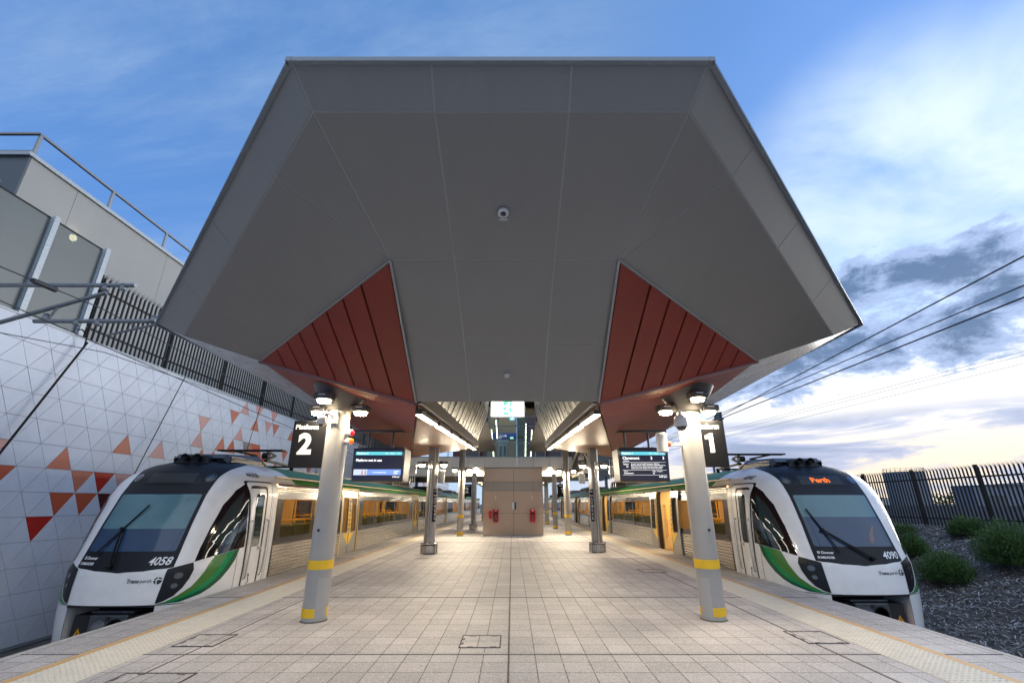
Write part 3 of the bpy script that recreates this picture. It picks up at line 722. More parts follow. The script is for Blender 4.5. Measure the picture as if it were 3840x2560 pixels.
# vertical black notices on the collared columns
for s, x, y, word in ((-1, -2.73, 16.35, 'Conditions'), (1, 2.88, 16.75, 'of Entry')):
    o = empty('conditions_notice', (x, y - .2, 1.2), 'tall narrow black notice reading Conditions wrapped on the left steel collared column' if s < 0 else 'tall narrow black notice of entry conditions wrapped on the right steel collared column', 'sign', 'black notices on the collared columns')
    r = .192; aa = (-1.15, -.35) if s < 0 else (-2.75, -1.95)
    def cp(u, z, off=0, x=x, y=y, r=r, aa=aa): t = aa[0] + (aa[1] - aa[0]) * u; return V(x + (r + off) * math.cos(t), y + (r + off) * math.sin(t), z)
    MB().strip([[cp(i / 8, z) for i in range(9)] for z in (.97, 2.0)]).build('notice_board', M_BLACK, o, smooth=True)
    mb = MB(); W_ = r * .8
    def mapf(a, b): return cp(a / W_, b, .002)
    text(mb, word, .055, None, None, None, width=W_ * .8, mapf=lambda a, b: mapf(a + .012, b + 1.91))
    yy = 1.72
    for i in range(12):
        w = W_ * (.30 + .25 * ((i * 37) % 10) / 10)
        mb.strip([[cp(.40 + w / W_ * j / 4, z, .002) for j in range(5)] for z in (yy, yy + .018)]); yy -= .062
        if i % 2 == 0: mb.strip([[cp(.40 + .7 * w / W_ * j / 4, z, .002) for j in range(5)] for z in (yy + .03, yy + .045)])
    mb.build('white_lettering', M_TEXTW, o)
    mbr = MB(); mbg = MB(); mbw = MB()
    def disc(m_, u, z, rad, k, off):
        m_.poly([cp(u + rad * math.cos(t) / W_, z + rad * math.sin(t), off) for t in [j * .45 for j in range(14)]], 0)
    for u, z, rad in ((.28, 1.80, .028), (.68, 1.80, .028), (.2, 1.68, .018), (.2, 1.62, .018), (.2, 1.56, .018), (.2, 1.47, .018)):
        disc(mbr, u, z, rad, 0, .0025); disc(mbw, u, z, rad * .65, 0, .003)
    disc(mbg, .2, 1.36, .018, 0, .0025)
    mbr.build('red_symbol', mat('sign_red', (0.6, 0.02, 0.02), 0.5), o); mbw.build('white_symbol', M_TEXTW, o); mbg.build('green_symbol', mat('sign_green', (0.02, 0.35, 0.15), 0.5), o)

# platform number signs
def platform_sign(x0, x1, y, z0, z1, num, label, numx, far=False):
    o = empty('platform_sign', ((x0 + x1) / 2, y, z0), label, 'sign', 'black platform number signs')
    MB().box(x0, x1, y - .02, y + .02, z0, z1).build('sign_board', M_BLACK, o, bevel=.004)
    s = (z1 - z0) / .73
    mb = MB(); text(mb, 'Platform', .075 * s, (numx, y - .023, z1 - .135 * s), (1, 0, 0), (0, 0, 1), align='c', bold=.018); mb.build('word_platform', M_TEXTW, o)
    mb = MB()
    if num == '1':
        k = .235 * s / .235; cx_ = numx; b = z0 + .22 * s
        mb.add([V(cx_ + a * s, y - .023, b + c * s) for a, c in ((-.005, 0), (.065, 0), (.065, .30), (.015, .30), (-.065, .265), (-.065, .205), (-.005, .225))], [tuple(range(7))])
    else:
        text(mb, '2', .30 * s, (numx, y - .023, z0 + .22 * s), (1, 0, 0), (0, 0, 1), align='c', bold=.045)
    mb.build('platform_number', M_TEXTW, o)
    MB().bar((x0 if numx > 0 else x1, y, z1 - .15), ((x0 - .15) if numx > 0 else (x1 + .15), y + .02, z1 - .15), .05, .05).build('bracket', M_COLUMN, o)
platform_sign(-3.475, -2.95, 7.30, 2.065, 2.79, '2', 'large black Platform 2 sign on the nearest left column', -3.255)
platform_sign(2.93, 3.42, 7.43, 2.085, 2.82, '1', 'large black Platform 1 sign on the nearest right column', 3.165)
platform_sign(-3.20, -2.62, 31.0, 1.95, 2.72, '2', 'small distant black Platform 2 sign by the column under the footbridge', -2.92)
platform_sign(3.00, 3.60, 31.6, 1.95, 2.75, '1', 'small distant black Platform 1 sign by the column under the footbridge', 3.30)

# passenger information screens
M_SCR = emis('screen_dark', (0.006, 0.007, 0.022), 1.0, 0.01); M_SCRB = emis('screen_teal', (0.10, 0.50, 0.58), 1.0, 0.01); M_SCRW = emis('screen_white', (1, 1, 1), 1.1, 0.01)
M_CASE = mat('screen_case', (0.03, 0.03, 0.032), 0.3, coat=0.4)
def screen(s, label):
    x0, x1 = (-3.58, -2.40) if s < 0 else (2.38, 3.52)
    y, z0, z1 = 10.5, 2.0, 2.72
    o = empty('information_screen', ((x0 + x1) / 2, y, z0), label, 'screen', 'double sided information screens hung from the canopy')
    tx = .05
    mb = MB(); mb.prism([V(x0 + .02, y, z0), V(x1 - .02, y, z0), V(x1, y, z1), V(x0, y, z1)], V(0, .62, 0)); mb.build('case', M_CASE, o, bevel=.02)
    MB().box(x0 + .05, x1 - .05, y - .006, y, z0 + .03, z1 - .03).build('display_panel', M_SCR, o)
    W, H_ = x1 - x0 - .14, z1 - z0; xl = x0 + .07; ys = y - .0075
    def T(body, h, u, v, al='l', m='w', bold=0.0, width=None): text(mw if m == 'w' else mt, body, h, (xl + W * u, ys - .001, z0 + H_ * v), (1, 0, 0), (0, 0, 1), align=al, bold=bold, width=width)
    mw = MB(); mt = MB()
    MB().box(xl, xl + W, ys, y - .006, z0 + H_ * .79, z0 + H_ * .89).build('title_bar', M_SCRB, o)
    T('Platform %d' % (2 if s < 0 else 1), .042, .03, .815, bold=.01)
    for w_, u in (('Mins', .64), ('Pattern', .745), ('Cars', .90)): T(w_, .026, u, .82)
    if s < 0:
        T('Platform not in use', .052, .02, .60, bold=.03)
        MB().box(xl - .01, xl + W, ys, y - .006, z0 + H_ * .19, z0 + H_ * .36).build('advert_strip', emis('advert_blue', (0.16, 0.28, 0.72), 1.0, 0.01), o)
        MB().box(xl - .01, xl + W * .28, ys - .001, ys, z0 + H_ * .19, z0 + H_ * .36).build('advert_photo', emis('advert_pale', (0.50, 0.56, 0.85), 1.0, 0.01), o)
        fg = MB()
        for u in (.175, .245):
            fg.box(xl + W * u - .018, xl + W * u + .018, ys - .002, ys - .001, z0 + H_ * .20, z0 + H_ * .305); fg.cyl((xl + W * u, ys - .002, z0 + H_ * .325), (xl + W * u, ys - .001, z0 + H_ * .325), .013, n=10)
        fg.build('advert_figures', emis('advert_orange', (0.55, 0.30, 0.18), .8, 0.01), o)
        T('NOW BOARDING', .026, .40, .25, bold=-.0); T('AIRPORT', .024, .85, .28, bold=.03, width=.12); T('LINE', .024, .85, .225, bold=.03, width=.08)
        T('6:40 pm', .035, .98, .12, 'r', bold=.012)
    else:
        T('Claremont', .060, .03, .66, bold=.02); T('2', .060, .655, .66, bold=.02); T('3', .060, .925, .66, bold=.02)
        T('via Perth', .026, .035, .595, bold=.01)
        for v in (.57, .335, .19): mw.box(xl + .01, xl + W - .01, ys - .001, ys, z0 + H_ * v, z0 + H_ * v + .004)
        T('Stops', .036, .04, .495, bold=.01); T('at:', .036, .10, .425, bold=.01)
        for i, l_ in enumerate(('Airport Central, Redcliffe, Bayswater, Meltham,', 'Maylands, Mount Lawley, East Perth, Claisebrook, McIver,', 'Perth, City, West, West Leederville, Subiaco, Daglish,', 'Shenton Park, Karrakatta, Loch Street, Claremont')):
            T(l_, .021, .21, .515 - i * .047, bold=.012, width=W * (.64, .77, .71, .68)[i])
        T('Then:', .028, .04, .285); T('Claremont', .033, .04, .225, bold=.015); T('Mins', .028, .68, .285); T('Pattern', .028, .78, .285); T('16', .033, .68, .225, bold=.015)
        T('6:40 pm', .037, .98, .12, 'r', bold=.012)
    mw.build('screen_lettering', M_SCRW, o)
    mb = MB()
    for dx in (.25, .8): mb.cyl((x0 + dx, y + .3, z1), (x0 + dx, y + .3, z1 + .42), .025, n=10)
    mb.box(x0 + .1, x1 - .1, y + .26, y + .34, z1, z1 + .05); mb.bar((x0 - .2, y + .3, z1 + .42), (x1 + .1, y + .3, z1 + .42), .06, .05)
    mb.build('hanger', M_CASE, o)
screen(-1, 'hanging information screen reading Platform not in use')
screen(1, 'hanging information screen listing Claremont departures for platform 1')

# linear lights along the slot
for s in (-1, 1):
    for i in range(6):
        y0 = 6.25 + i * 1.58; y1 = y0 + 1.40; zz = lambda y: 2.78 + .57 * (y - 5.78) / 10 - .09
        side = 'left' if s < 0 else 'right'
        nm = ('nearest', 'second nearest', 'third nearest', 'fourth nearest', 'second farthest', 'farthest')[i]
        x = cxo(y0) + s * 1.235
        o = empty('linear_light', (x, y0, zz(y0)), '%s of the six slim tube lights along the %s edge of the slot' % (nm, side), 'light', 'linear lights along the canopy slot')
        MB().bar((x, y0, zz(y0) + .02), (x, y1, zz(y1) + .02), .10, .06).build('housing', M_HOUSING, o, bevel=.006)
        MB().bar((x, y0 + .05, zz(y0) - .016), (x, y1 - .05, zz(y1) - .016), .085, .014).build('diffuser', M_LINEAR, o)
        MB().bar((x, y0 + .2, zz(y0) + .05), (x, y0 + .2, zz(y0) + .13), .03, .03, up=(0, 1, 0)).bar((x, y1 - .2, zz(y1) + .05), (x, y1 - .2, zz(y1) + .13), .03, .03, up=(0, 1, 0)).build('bracket', M_HOUSING, o)

# ================================================================== KIOSK
kx0, kx1, ky = -1.42, 1.54, 24.25
k = empty('service_kiosk', (.06, ky, 0), 'beige panelled service kiosk standing in the middle of the platform', 'kiosk')
MB().box(kx0 + .03, kx1 - .03, ky + .03, ky + 4.2, .06, 3.2).build('core', M_DARK, k)
mb = MB(); xm = .08
for z0, z1, m_ in ((.07, 1.07, 0), (1.08, 2.135, 0), (2.58, 3.24, 0)):
    for a, b in ((kx0, xm - .006), (xm + .006, kx1)): mb.box(a, b, ky - .01, ky + .03, z0, z1, m_)
for z0, z1 in ((.07, 1.07), (1.08, 2.135), (2.58, 3.24)):
    for xa, xb in ((kx0 - .01, kx0 + .03), (kx1 - .03, kx1 + .01)):
        for ya in (.032, 1.45, 2.85): mb.box(xa, xb, ky + ya, ky + ya + 1.39, z0, z1, 0)
mb.build('beige_panels', M_KIOSK, k)
mb = MB()
for a, b in ((kx0, -.95), (-.94, xm - .006), (xm + .006, 1.08), (1.09, kx1)): mb.box(a, b, ky - .008, ky + .03, 2.145, 2.57)
for xa, xb in ((kx0 - .008, kx0 + .03), (kx1 - .03, kx1 + .008)): mb.box(xa, xb, ky + .032, ky + 4.2, 2.145, 2.57)
mb.build('grey_panels', M_KIOSK2, k)
MB().box(kx0 - .03, kx1 + .03, ky - .03, ky + 4.25, 3.25, 3.30).build('roof_capping', M_KIOSK2, k)
MB().box(kx0 + .02, kx1 - .02, ky + .0, ky + .028, 0.0, .06).build('kick_plate', M_STEEL, k)
for x in (-.82, 1.0):
    MB().box(x - .02, x + .02, ky - .05, ky - .01, 1.72, 1.92).build('door_handle', M_WHITEPL, k, bevel=.01)
mb = MB(); mb.box(-.03, .23, ky - .03, ky - .012, 1.22, 1.62, 0); mb.box(.0, .10, ky - .034, ky - .03, 1.26, 1.58, 1); mb.box(.13, .20, ky - .034, ky - .03, 1.26, 1.58, 2)
o = mb.build('notice_frame', [M_GALV, M_WHITEPL, M_DARK], origin=(.1, ky, 1.4)); tag(o, 'small silver framed notice in the centre of the kiosk front', 'notice')
def cabinet(x, z, w, h, label, ext=True):
    o = empty('extinguisher_cabinet', (x, ky - .02, z), label, 'fire cabinet', 'red fire cabinets on the kiosk')
    MB().box(x - w / 2, x + w / 2, ky - .20, ky - .012, z, z + h).build('cabinet_body', M_FIRE, o, bevel=.02)
    if ext:
        MB().box(x - w * .30, x + w * .30, ky - .206, ky - .20, z + h * .12, z + h * .78).build('door_window', M_BLKGLASS, o)
        MB().lathe((x, ky - .215, z + h * .18), [(.045, 0), (.05, .02), (.05, .22), (.02, .27), (.02, .30), (0, .30)], 14).build('extinguisher', mat('ext_grey_red', (0.35, 0.05, 0.06), 0.3), o, smooth=True)
        MB().box(x - w * .12, x + w * .12, ky - .205, ky - .20, z + h * .88, z + h * .97).build('white_label', M_WHITEPL, o)
    return o
cabinet(-.80, .66, .27, .60, 'red extinguisher cabinet on the left half of the kiosk front')
cabinet(1.02, .66, .27, .60, 'red extinguisher cabinet on the right half of the kiosk front')
cabinet(-1.08, .83, .14, .37, 'narrow red call box left of the left extinguisher cabinet', False)

# ================================================================== FOOTBRIDGE AND LIFT LOBBY
fb = empty('footbridge', (0, 32, 3.2), 'cream panelled footbridge with glazed deck crossing over the platform behind the kiosk', 'footbridge')
mb = MB(); x = -9.8; i = 0
edges = [-9.8, -8.6, -7.4, -6.2, -5.25, -4.05, -2.95, -1.85, -.75, .35, 1.45, 2.55, 3.6, 4.1]
for a, b in zip(edges, edges[1:]): mb.box(a + .008, b - .008, 31.95, 32.0, 3.27, 4.50)
mb.build('parapet_panels', M_CREAMW, fb)
MB().box(-9.8, 4.1, 32.0, 41, 3.22, 3.9).build('deck', mat('bridge_deck', (0.20, 0.18, 0.16), 0.7), fb)
MB().box(-9.8, 4.14, 31.9, 32.1, 4.50, 4.55).build('parapet_rail', M_GALV, fb)
mb = MB()
for x in (-3.24, -2.26, -.95, .36, 1.62, 2.28, -4.4, -5.6, -7.0, 3.4): mb.box(x - .025, x + .025, 32.05, 32.15, 4.5, 9.0)
for z in (5.42, 6.62, 7.30): mb.box(-3.3, 3.4, 32.06, 32.14, z, z + .06)
mb.box(-9.8, -3.3, 32.06, 32.14, 5.0, 5.05)
mb.build('mullions', M_GALV, fb)
glass('bridge_glass', (0.72, 0.78, 0.74), 0.04)
MB().box(-3.2, 3.4, 32.095, 32.105, 4.55, 8.9).build('glazing', MATS['bridge_glass'], fb)
MB().box(-6.0, 5.2, 23.4, 41, 9.0, 9.3).build('bridge_roof', M_DARK, fb)
MB().box(-1.05, 1.1, 27.0, 27.12, 6.45, 6.62).build('roof_beam', mat('beam_brown', (0.16, 0.13, 0.10), 0.5), fb)
mb = MB(); mb.box(-2.0, -1.92, 36, 41, 3.9, 9.0); mb.box(-9.8, -2.0, 40.9, 41, 3.9, 4.9); mb.box(-4.6, -1.95, 36.3, 36.5, 3.9, 9.0); mb.box(.45, 4.3, 36.6, 36.8, 3.9, 9.0)
mb.build('dark_red_wall', mat('lobby_red', (0.10, 0.018, 0.014), 0.35, coat=.3), fb)
MB().box(.5, 1.1, 36.0, 36.55, 3.9, 9).build('glass_stair', mat('stair_glaze', (0.06, 0.075, 0.07), 0.2, coat=.5), fb)
lf = empty('lift_tower', (-.75, 36, 3.9), 'grey lift tower with a blue Lift sign and steel doors on the footbridge', 'lift')
MB().box(-1.84, .33, 36, 38.4, 3.9, 6.27).box(-1.84, .33, 36.0, 38.4, 6.72, 8.8).build('tower_wall', mat('lift_tower_grey', (0.24, 0.23, 0.19), 0.4, noise=.1, nscale=1), lf)
MB().box(-1.84, .35, 35.96, 38.4, 6.272, 6.715).build('blue_sign_band', mat('lift_blue', (0.01, 0.04, 0.25), 0.4, emit=(0.01, 0.05, 0.35), es=.35), lf)
mb = MB(); text(mb, 'Lift', .18, (-.72, 35.95, 6.42), (1, 0, 0), (0, 0, 1), bold=.01)
mb.box(-.99, -.83, 35.945, 35.955, 6.33, 6.36); mb.box(-.99, -.83, 35.945, 35.955, 6.42, 6.44); mb.box(-.99, -.83, 35.945, 35.955, 6.50, 6.52)
mb.box(-1.0, -.98, 35.945, 35.955, 6.33, 6.52); mb.box(-.84, -.82, 35.945, 35.955, 6.33, 6.52); mb.box(-.92, -.90, 35.945, 35.955, 6.56, 6.66)
mb.build('lift_lettering', mat('lift_white', (.8, .8, .8), .5, emit=(1, 1, 1), es=.5), lf)
MB().box(-1.2, -.3, 35.95, 36.0, 5.98, 6.22).build('indicator_panel', M_STEEL, lf)
for a, b in ((-1.04, -.73), (-.71, -.40)):
    d_ = MB().box(a, b, 35.93, 35.99, 3.95, 5.9).build('lift_door', M_STEEL, lf)
    MB().box(a + .07, b - .07, 35.92, 35.93, 4.9, 5.75).build('door_glass', M_BLKGLASS, d_)
o = empty('small_exit_sign', (-.02, 35.9, 6.3), 'small green exit sign under the blue Lift sign', 'exit sign')
MB().box(-.17, .13, 35.88, 35.93, 6.24, 6.42).build('housing', M_GALV, o); MB().box(-.15, .11, 35.87, 35.88, 6.26, 6.40).build('lit_face', emis('sgreen', (.25, .8, .6), 1.2), o)
o = empty('blue_exit_sign', (0.05, 31.6, 7.2), 'small blue and white lit sign hanging high in the footbridge hall', 'sign')
MB().box(-.16, .18, 31.5, 31.55, 6.98, 7.14).build('lit_face', emis('bsign', (.08, .50, .75), 1.3), o); MB().box(-.03, .05, 31.49, 31.5, 7.0, 7.12).build('white_mark', M_SCRW, o)
MB().cyl((.01, 31.52, 7.14), (.01, 31.52, 9.0), .012, n=6).build('hanger', M_GALV, o)
# glowing strips standing in for light lines reflected in the hall glass
M_HALL = emis('hall_reflection_strip', (1.0, 0.95, 0.85), 5.0)
for i, (xa, za, xb, zb, n, w) in enumerate(((-1.50, 6.62, -1.31, 4.62, 4, 'left'), (-1.17, 7.3, -1.06, 5.9, 3, 'inner left'), (1.02, 7.05, .96, 4.6, 6, 'inner right'), (1.45, 6.6, 1.34, 4.6, 4, 'right'))):
    o = empty('hall_reflection_line', (xa, 33.5, za), '%s line of upright lit tubes inside the glazed footbridge hall' % w, 'light', 'lit tube lines in the footbridge hall')
    MB().bar((xa, 33.54, za + .05), (xb, 33.54, zb - .05), .05, .03, up=(0, 1, 0)).build('track', M_HOUSING, o)  # added bar behind the strips
    for j in range(n):
        p = V(xa, 33.5, za) + (V(xb, 33.5, zb) - V(xa, 33.5, za)) * (j / n); q = V(xa, 33.5, za) + (V(xb, 33.5, zb) - V(xa, 33.5, za)) * ((j + .86) / n)
        MB().bar(p, q, .065, .03, up=(0, 1, 0)).build('tube', M_HALL, o)  # each piece glows in place of a reflection, not a fitted tube
hl = bpy.data.lights.new('hall_light', 'AREA'); hl.shape = 'RECTANGLE'; hl.size = 4; hl.size_y = 3; hl.energy = 95; hl.color = (1, .80, .52)
ho = bpy.data.objects.new('hall_light', hl); COL.objects.link(ho); ho.location = (0, 34.3, 8.9)
# wall lights on the parapet above the far columns
for s, x in ((-1, -2.42), (1, 2.55)):
    o = empty('parapet_light', (x, 31.8, 3.75), 'small lit wall light on the %s part of the cream footbridge parapet' % ('left' if s < 0 else 'right'), 'light', 'parapet wall lights')
    MB().box(x - .13, x + .13, 31.68, 31.95, 3.78, 3.86).build('lamp_head', M_WHITEPL, o, bevel=.02); MB().box(x - .11, x + .11, 31.70, 31.9, 3.765, 3.78).build('lamp_lens', M_LAMP, o)
    l = spot(x, 31.75, 3.74, 90, .2, (-12, 0)); l.parent = o; l.location = (0, -.08, -.02)
# louvred stair screen right of the bridge
ls = empty('louvre_screen', (4.1, 29, 3.2), 'brown louvred screen projecting from the right end of the footbridge', 'screen wall')
mb = MB()
for i in range(22): mb.box(4.10, 4.22, 26.1 + i * .265, 26.14 + i * .265, 3.3, 5.0)
mb.build('louvre_blades', mat('louvre_bronze', (0.10, 0.085, 0.07), 0.5, metal=.3), ls)
MB().box(4.05, 4.28, 26.0, 32, 3.15, 3.32).build('bottom_rail', M_CREAMW, ls); MB().box(4.05, 4.28, 26.0, 32, 5.0, 5.15).build('top_rail', M_CREAMW, ls)
MB().bar((4.02, 26.1, 5.1), (4.02, 31.9, 3.9), .08, .14).build('diagonal_brace', M_CREAMW, ls)
# side glazing at the right of the hall
o = MB().box(4.1, 7.5, 32.4, 40, 3.3, 8.6).build('stair_tower', mat('stair_tower_glass', (0.06, 0.065, 0.06), 0.25, coat=.6), origin=(5, 35, 3)); tag(o, 'dark glazed stair tower at the right end of the footbridge', 'stair tower')

# second canopy beyond the bridge
c2 = empty('far_canopy', (0, 60, 3.7), 'flat lit canopy continuing over the platform far beyond the footbridge', 'canopy')
MB().box(-4.3, 4.3, 41, 100, 3.75, 4.1).build('roof_slab', M_GREY, c2)
mb = MB()
for i in range(10): mb.box(-3.8, 3.8, 42 + i * 5.6, 42.5 + i * 5.6, 3.70, 3.75)
mb.build('ceiling_light_strips', emis('far_strip', (1, .86, .6), 5.0), c2)
mb = MB()
for y in (46, 53, 60, 67, 74, 81):
    for x in (-2.7, 2.75): pass
for n, y in enumerate((45, 52, 60, 70)):
    for s, x in ((-1, -2.65), (1, 2.75)):
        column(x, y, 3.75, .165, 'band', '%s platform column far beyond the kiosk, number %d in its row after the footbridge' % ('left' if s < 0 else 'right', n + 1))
for y in (35.5, 50, 66):
    for x in (-2.8, 2.8): spot(x, y, 3.15 if y < 40 else 3.6, 40, .4)

# ================================================================== TILED WALL, LEFT
WX = -10.0
tw = empty('tiled_wall', (WX, 9, -1.2), 'tall white wall of triangular tiles with scattered orange and pink ones, behind the platform 2 train', 'wall')
TCOL = {0: (0.70, 0.74, 0.80), 1: (0.70, 0.38, 0.33), 2: (0.62, 0.20, 0.12), 3: (0.55, 0.11, 0.045), 4: (0.50, 0.022, 0.012), 5: (0.10, 0.012, 0.01), 6: (0.30, 0.26, 0.22)}
TM = [mat('tile_%s' % n, TCOL[i], 0.48, coat=0.0, noise=0.09, nscale=0.9, spec=0.35) for i, n in enumerate(('white', 'pale_pink', 'salmon', 'orange', 'red', 'dark_red', 'taupe'))]
TM += [mat('tile_brown', (0.17, 0.085, 0.05), 0.4), mat('tile_joint', (0.36, 0.38, 0.41), 0.8)]
CT = {(-2, 4, 0): 1, (-2, 5, 0): 3, (-1, 7, 0): 4, (0, 4, 1): 2, (0, 6, 0): 3, (1, 5, 0): 2, (1, 6, 0): 3, (2, 5, 0): 4, (2, 6, 0): 5, (3, 3, 1): 2, (3, 5, 0): 1, (5, 3, 1): 1, (8, 2, 1): 1, (8, 3, 1): 2, (9, 1, 0): 1, (9, 3, 1): 2, (10, 2, 1): 2, (11, 2, 1): 3, (12, 0, 0): 2, (12, 1, 1): 1, (13, -1, 1): 1, (13, 2, 0): 6, (13, 2, 1): 2, (14, 0, 1): 2, (14, 2, 0): 3, (14, 2, 1): 3, (14, 3, 0): 4, (15, -1, 0): 1, (15, 3, 0): 4, (16, 0, 0): 1, (16, 3, 1): 2, (22, 3, 0): 2}
mb = MB(); rng = random.Random(5)
def vt(k, r): return V(WX, 8.75 + .605 * k + .2675 * r, 4.68 - .485 * r)
for r in range(-1, 12):
    for k in range(-22 - r // 2, 130):
        a, b, c, d = vt(k, r), vt(k + 1, r), vt(k, r + 1), vt(k + 1, r + 1)
        if a.y > 75 or b.y < -1: continue
        for h, tri in ((0, [a, b, c]), (1, [b, d, c])):
            m_ = CT.get((k, r, h))
            if m_ is None:
                m_ = 0
                if k > 16 and rng.random() < .10: m_ = rng.choice((1, 2, 2, 3, 4))
                if k < -3 and r > 4 and rng.random() < .07: m_ = rng.choice((1, 3, 4))
                cy_ = (tri[0].y + tri[1].y + tri[2].y) / 3
                if 30 < cy_ < 44: m_ = 7 if rng.random() < .9 else 3
            q = inset([p.copy() for p in tri], V(1, 0, 0), .0052)
            if len(q) == 3:
                tl_ = rng.uniform(-.0025, .0025)
                if a.y < 45: mb.prism([p + V(0, 0, 0) for p in q], V(.012 + tl_, 0, 0), m_)
                else: mb.poly([p + V(.012, 0, 0) for p in q], m_)
mb.build('tile_panels', TM, tw)
MB().box(WX - .3, WX, -2, 75, -1.2, 5.155).build('wall_core', TM[8], tw)
MB().box(WX - .32, WX + .03, -2, 75, 5.16, 5.19).build('wall_capping', M_GALV, tw)

# glazed screen with galvanised posts at the top of the wall
gs = empty('glazed_screen', (WX, 7, 5.2), 'frosted grey screen with three galvanised posts standing on the tiled wall', 'screen wall')
glass('frosted_screen', (0.50, 0.55, 0.55), 0.03, 0.35, 0.70, (0.20, 0.225, 0.225))
for y in (5.9, 7.28, 8.56, 9.9):
    MB().box(WX - .20, WX - .02, y - .015, y + .015, 5.2, 7.5).box(WX - .20, WX - .18, y - .06, y + .06, 5.2, 7.5).box(WX - .03, WX - .01, y - .06, y + .06, 5.2, 7.5).build('post', M_GALV, gs)
for a, b in ((4.6, 5.8), (5.97, 7.2), (7.35, 8.48), (8.63, 9.82)):
    MB().box(WX - .12, WX - .10, a, b, 5.22, 7.42).build('frosted_panel', MATS['frosted_screen'], gs)
    MB().box(WX - .13, WX - .09, a, b, 7.42, 7.45).build('top_seal', M_BLACK, gs)
o = empty('bulkhead_light', (-12.98, 11.6, 8.9), 'small lit oval lamp on the pale facade, glowing through the frosted screen', 'light')
MB().lathe((-13.0, 11.6, 8.9), [(.13, 0), (.13, .05), (.11, .07)], 20, 0, (1, 0, 0)).build('lamp_body', M_GALV, o)
MB().lathe((-12.93, 11.6, 8.9), [(.10, 0), (.09, .05), (.05, .07), (0, .08)], 20, 0, (1, 0, 0)).build('lamp_lens', M_LAMP, o)

# palisade fences
def palisade(name, x, y0, y1, z0, h, toward, posts, label, step=.145, zf=None):
    zf = zf or (lambda y: z0)
    o = empty(name, (x, y0, zf(y0)), label, 'fence')
    mb = MB(); y = y0 + .09; w = .034
    while y < y1:
        z = zf(y)
        near = abs(y - 12) < 22
        sec = [V(x - toward * .0, y - w, 0), V(x + toward * .028, y - w * .35, 0), V(x + toward * .028, y + w * .35, 0), V(x, y + w, 0)]
        zt = z + h - .12
        lo = [p + V(0, 0, z + .02) for p in sec]; hi = [p + V(0, 0, zt) for p in sec]
        mb.add(lo + hi, [(0, 1, 5, 4), (1, 2, 6, 5), (2, 3, 7, 6), (3, 0, 4, 7)])
        if near:
            for dy, lean, dz in ((-w * .75, -.035, .10), (0, 0, .15), (w * .75, .035, .10)):
                c = V(x + toward * .02, y + dy, zt)
                tip = c + V(toward * .06, lean, dz)
                mb.add([c + V(0, -w * .3, 0), c + V(0, w * .3, 0), c + V(-toward * .02, 0, 0), tip], [(0, 1, 3), (1, 2, 3), (2, 0, 3)])
        else: mb.add([hi[0], hi[3], (hi[1] + hi[2]) / 2 + V(0, 0, .14)], [(0, 1, 2)])
        y += step
    mb.build('picket_panel', M_BLKFENCE, o)
    mb = MB()
    for dz in (.32, h - .42):
        mb.bar((x - toward * .02, y0, zf(y0) + dz), (x - toward * .02, y1, zf(y1) + dz), .035, .05)
    mb.build('rail', M_BLKFENCE, o)
    for y in posts: MB().box(x - toward * .13, x - toward * .04, y - .045, y + .045, zf(y), zf(y) + h - .02).build('post', M_BLKFENCE, o)
    return o
pl_ = [10.15 + 2.72 * i for i in range(16)]
palisade('palisade_fence', -10.15, 10.1, 52, 5.19, 1.75, 1, pl_, 'black palisade fence along the top of the white tiled wall')
pr_ = [18.8 - 2.66 * 4 + 2.66 * i for i in range(22)]
palisade('palisade_fence', 15.8, 5.0, 62, .70, 2.12, -1, pr_, 'black palisade fence above the mulch bank on the right')
# cables and bracket on wall
o = MB().tube([V(WX + .04, 9.75, 5.30), V(WX + .14, 9.75, 5.30), V(WX + .16, 9.9, 5.2), V(WX + .16, 9.9, 4.9)], .014, 6).build('cable_bracket', M_BLACK, origin=(WX, 9.8, 5.2)); tag(o, 'small bent black pipe hooked over the wall top under the frosted screen', 'pipe')
for i, (y0_, z0_, y1_, z1_, r_, ds) in enumerate(((9.93, 5.05, 8.4, .9, .022, 'thick black earth cable slanting down the tiled wall at the far left'), (13.25, 5.15, 12.1, 1.4, .012, 'thinner black cable slanting down the tiled wall behind the train roof'), (17.6, 5.15, 16.9, 1.4, .010, 'faint thin cable on the wall just left of the platform 2 sign'))):
    o = MB().cyl((WX + .18, y0_, z0_), (WX + .12, y1_, z1_), r_, n=6).build('wall_cable', M_BLACK, origin=(WX, y0_, z0_)); tag(o, ds, 'cable', 'cables hanging on the tiled wall')

# building behind the wall
bd = empty('station_building', (-13, 10, 0), 'pale panelled station building with a roof handrail behind the tiled wall', 'building')
MB().box(-30, -13.02, 9.95, 60, -1, 10.36).build('wall_core', M_DARK, bd)
mb = MB(); ys_ = [9.95, 11.35, 15.1, 18.9, 22.7, 26.5, 30.3, 34.1, 38, 42, 46, 50, 60]
for a, b in zip(ys_, ys_[1:]):
    for z0, z1 in ((5.0, 6.1), (6.1, 8.15), (8.15, 10.36)) : mb.box(-13.02, -13.0, a + .006, b - .006, z0 + .006, z1 - .006)
mb.build('facade_panels', M_BUILD, bd)
mb = MB(); mb.box(-30, -13.0, 9.90, 9.95, 7.0, 10.36); mb.build('end_wall', mat('end_wall_slate', (0.09, 0.11, 0.13), 0.6, noise=.1), bd)
MB().box(-13.1, -12.94, 9.82, 60, 10.36, 10.47).box(-30, -13.1, 9.82, 9.98, 10.36, 10.47).build('parapet_capping', M_GALV, bd)
mb = MB()
hy = [9.95 + 2.42 * i for i in range(18)]
for z, r in ((11.12, .045), (10.80, .02)):
    pass
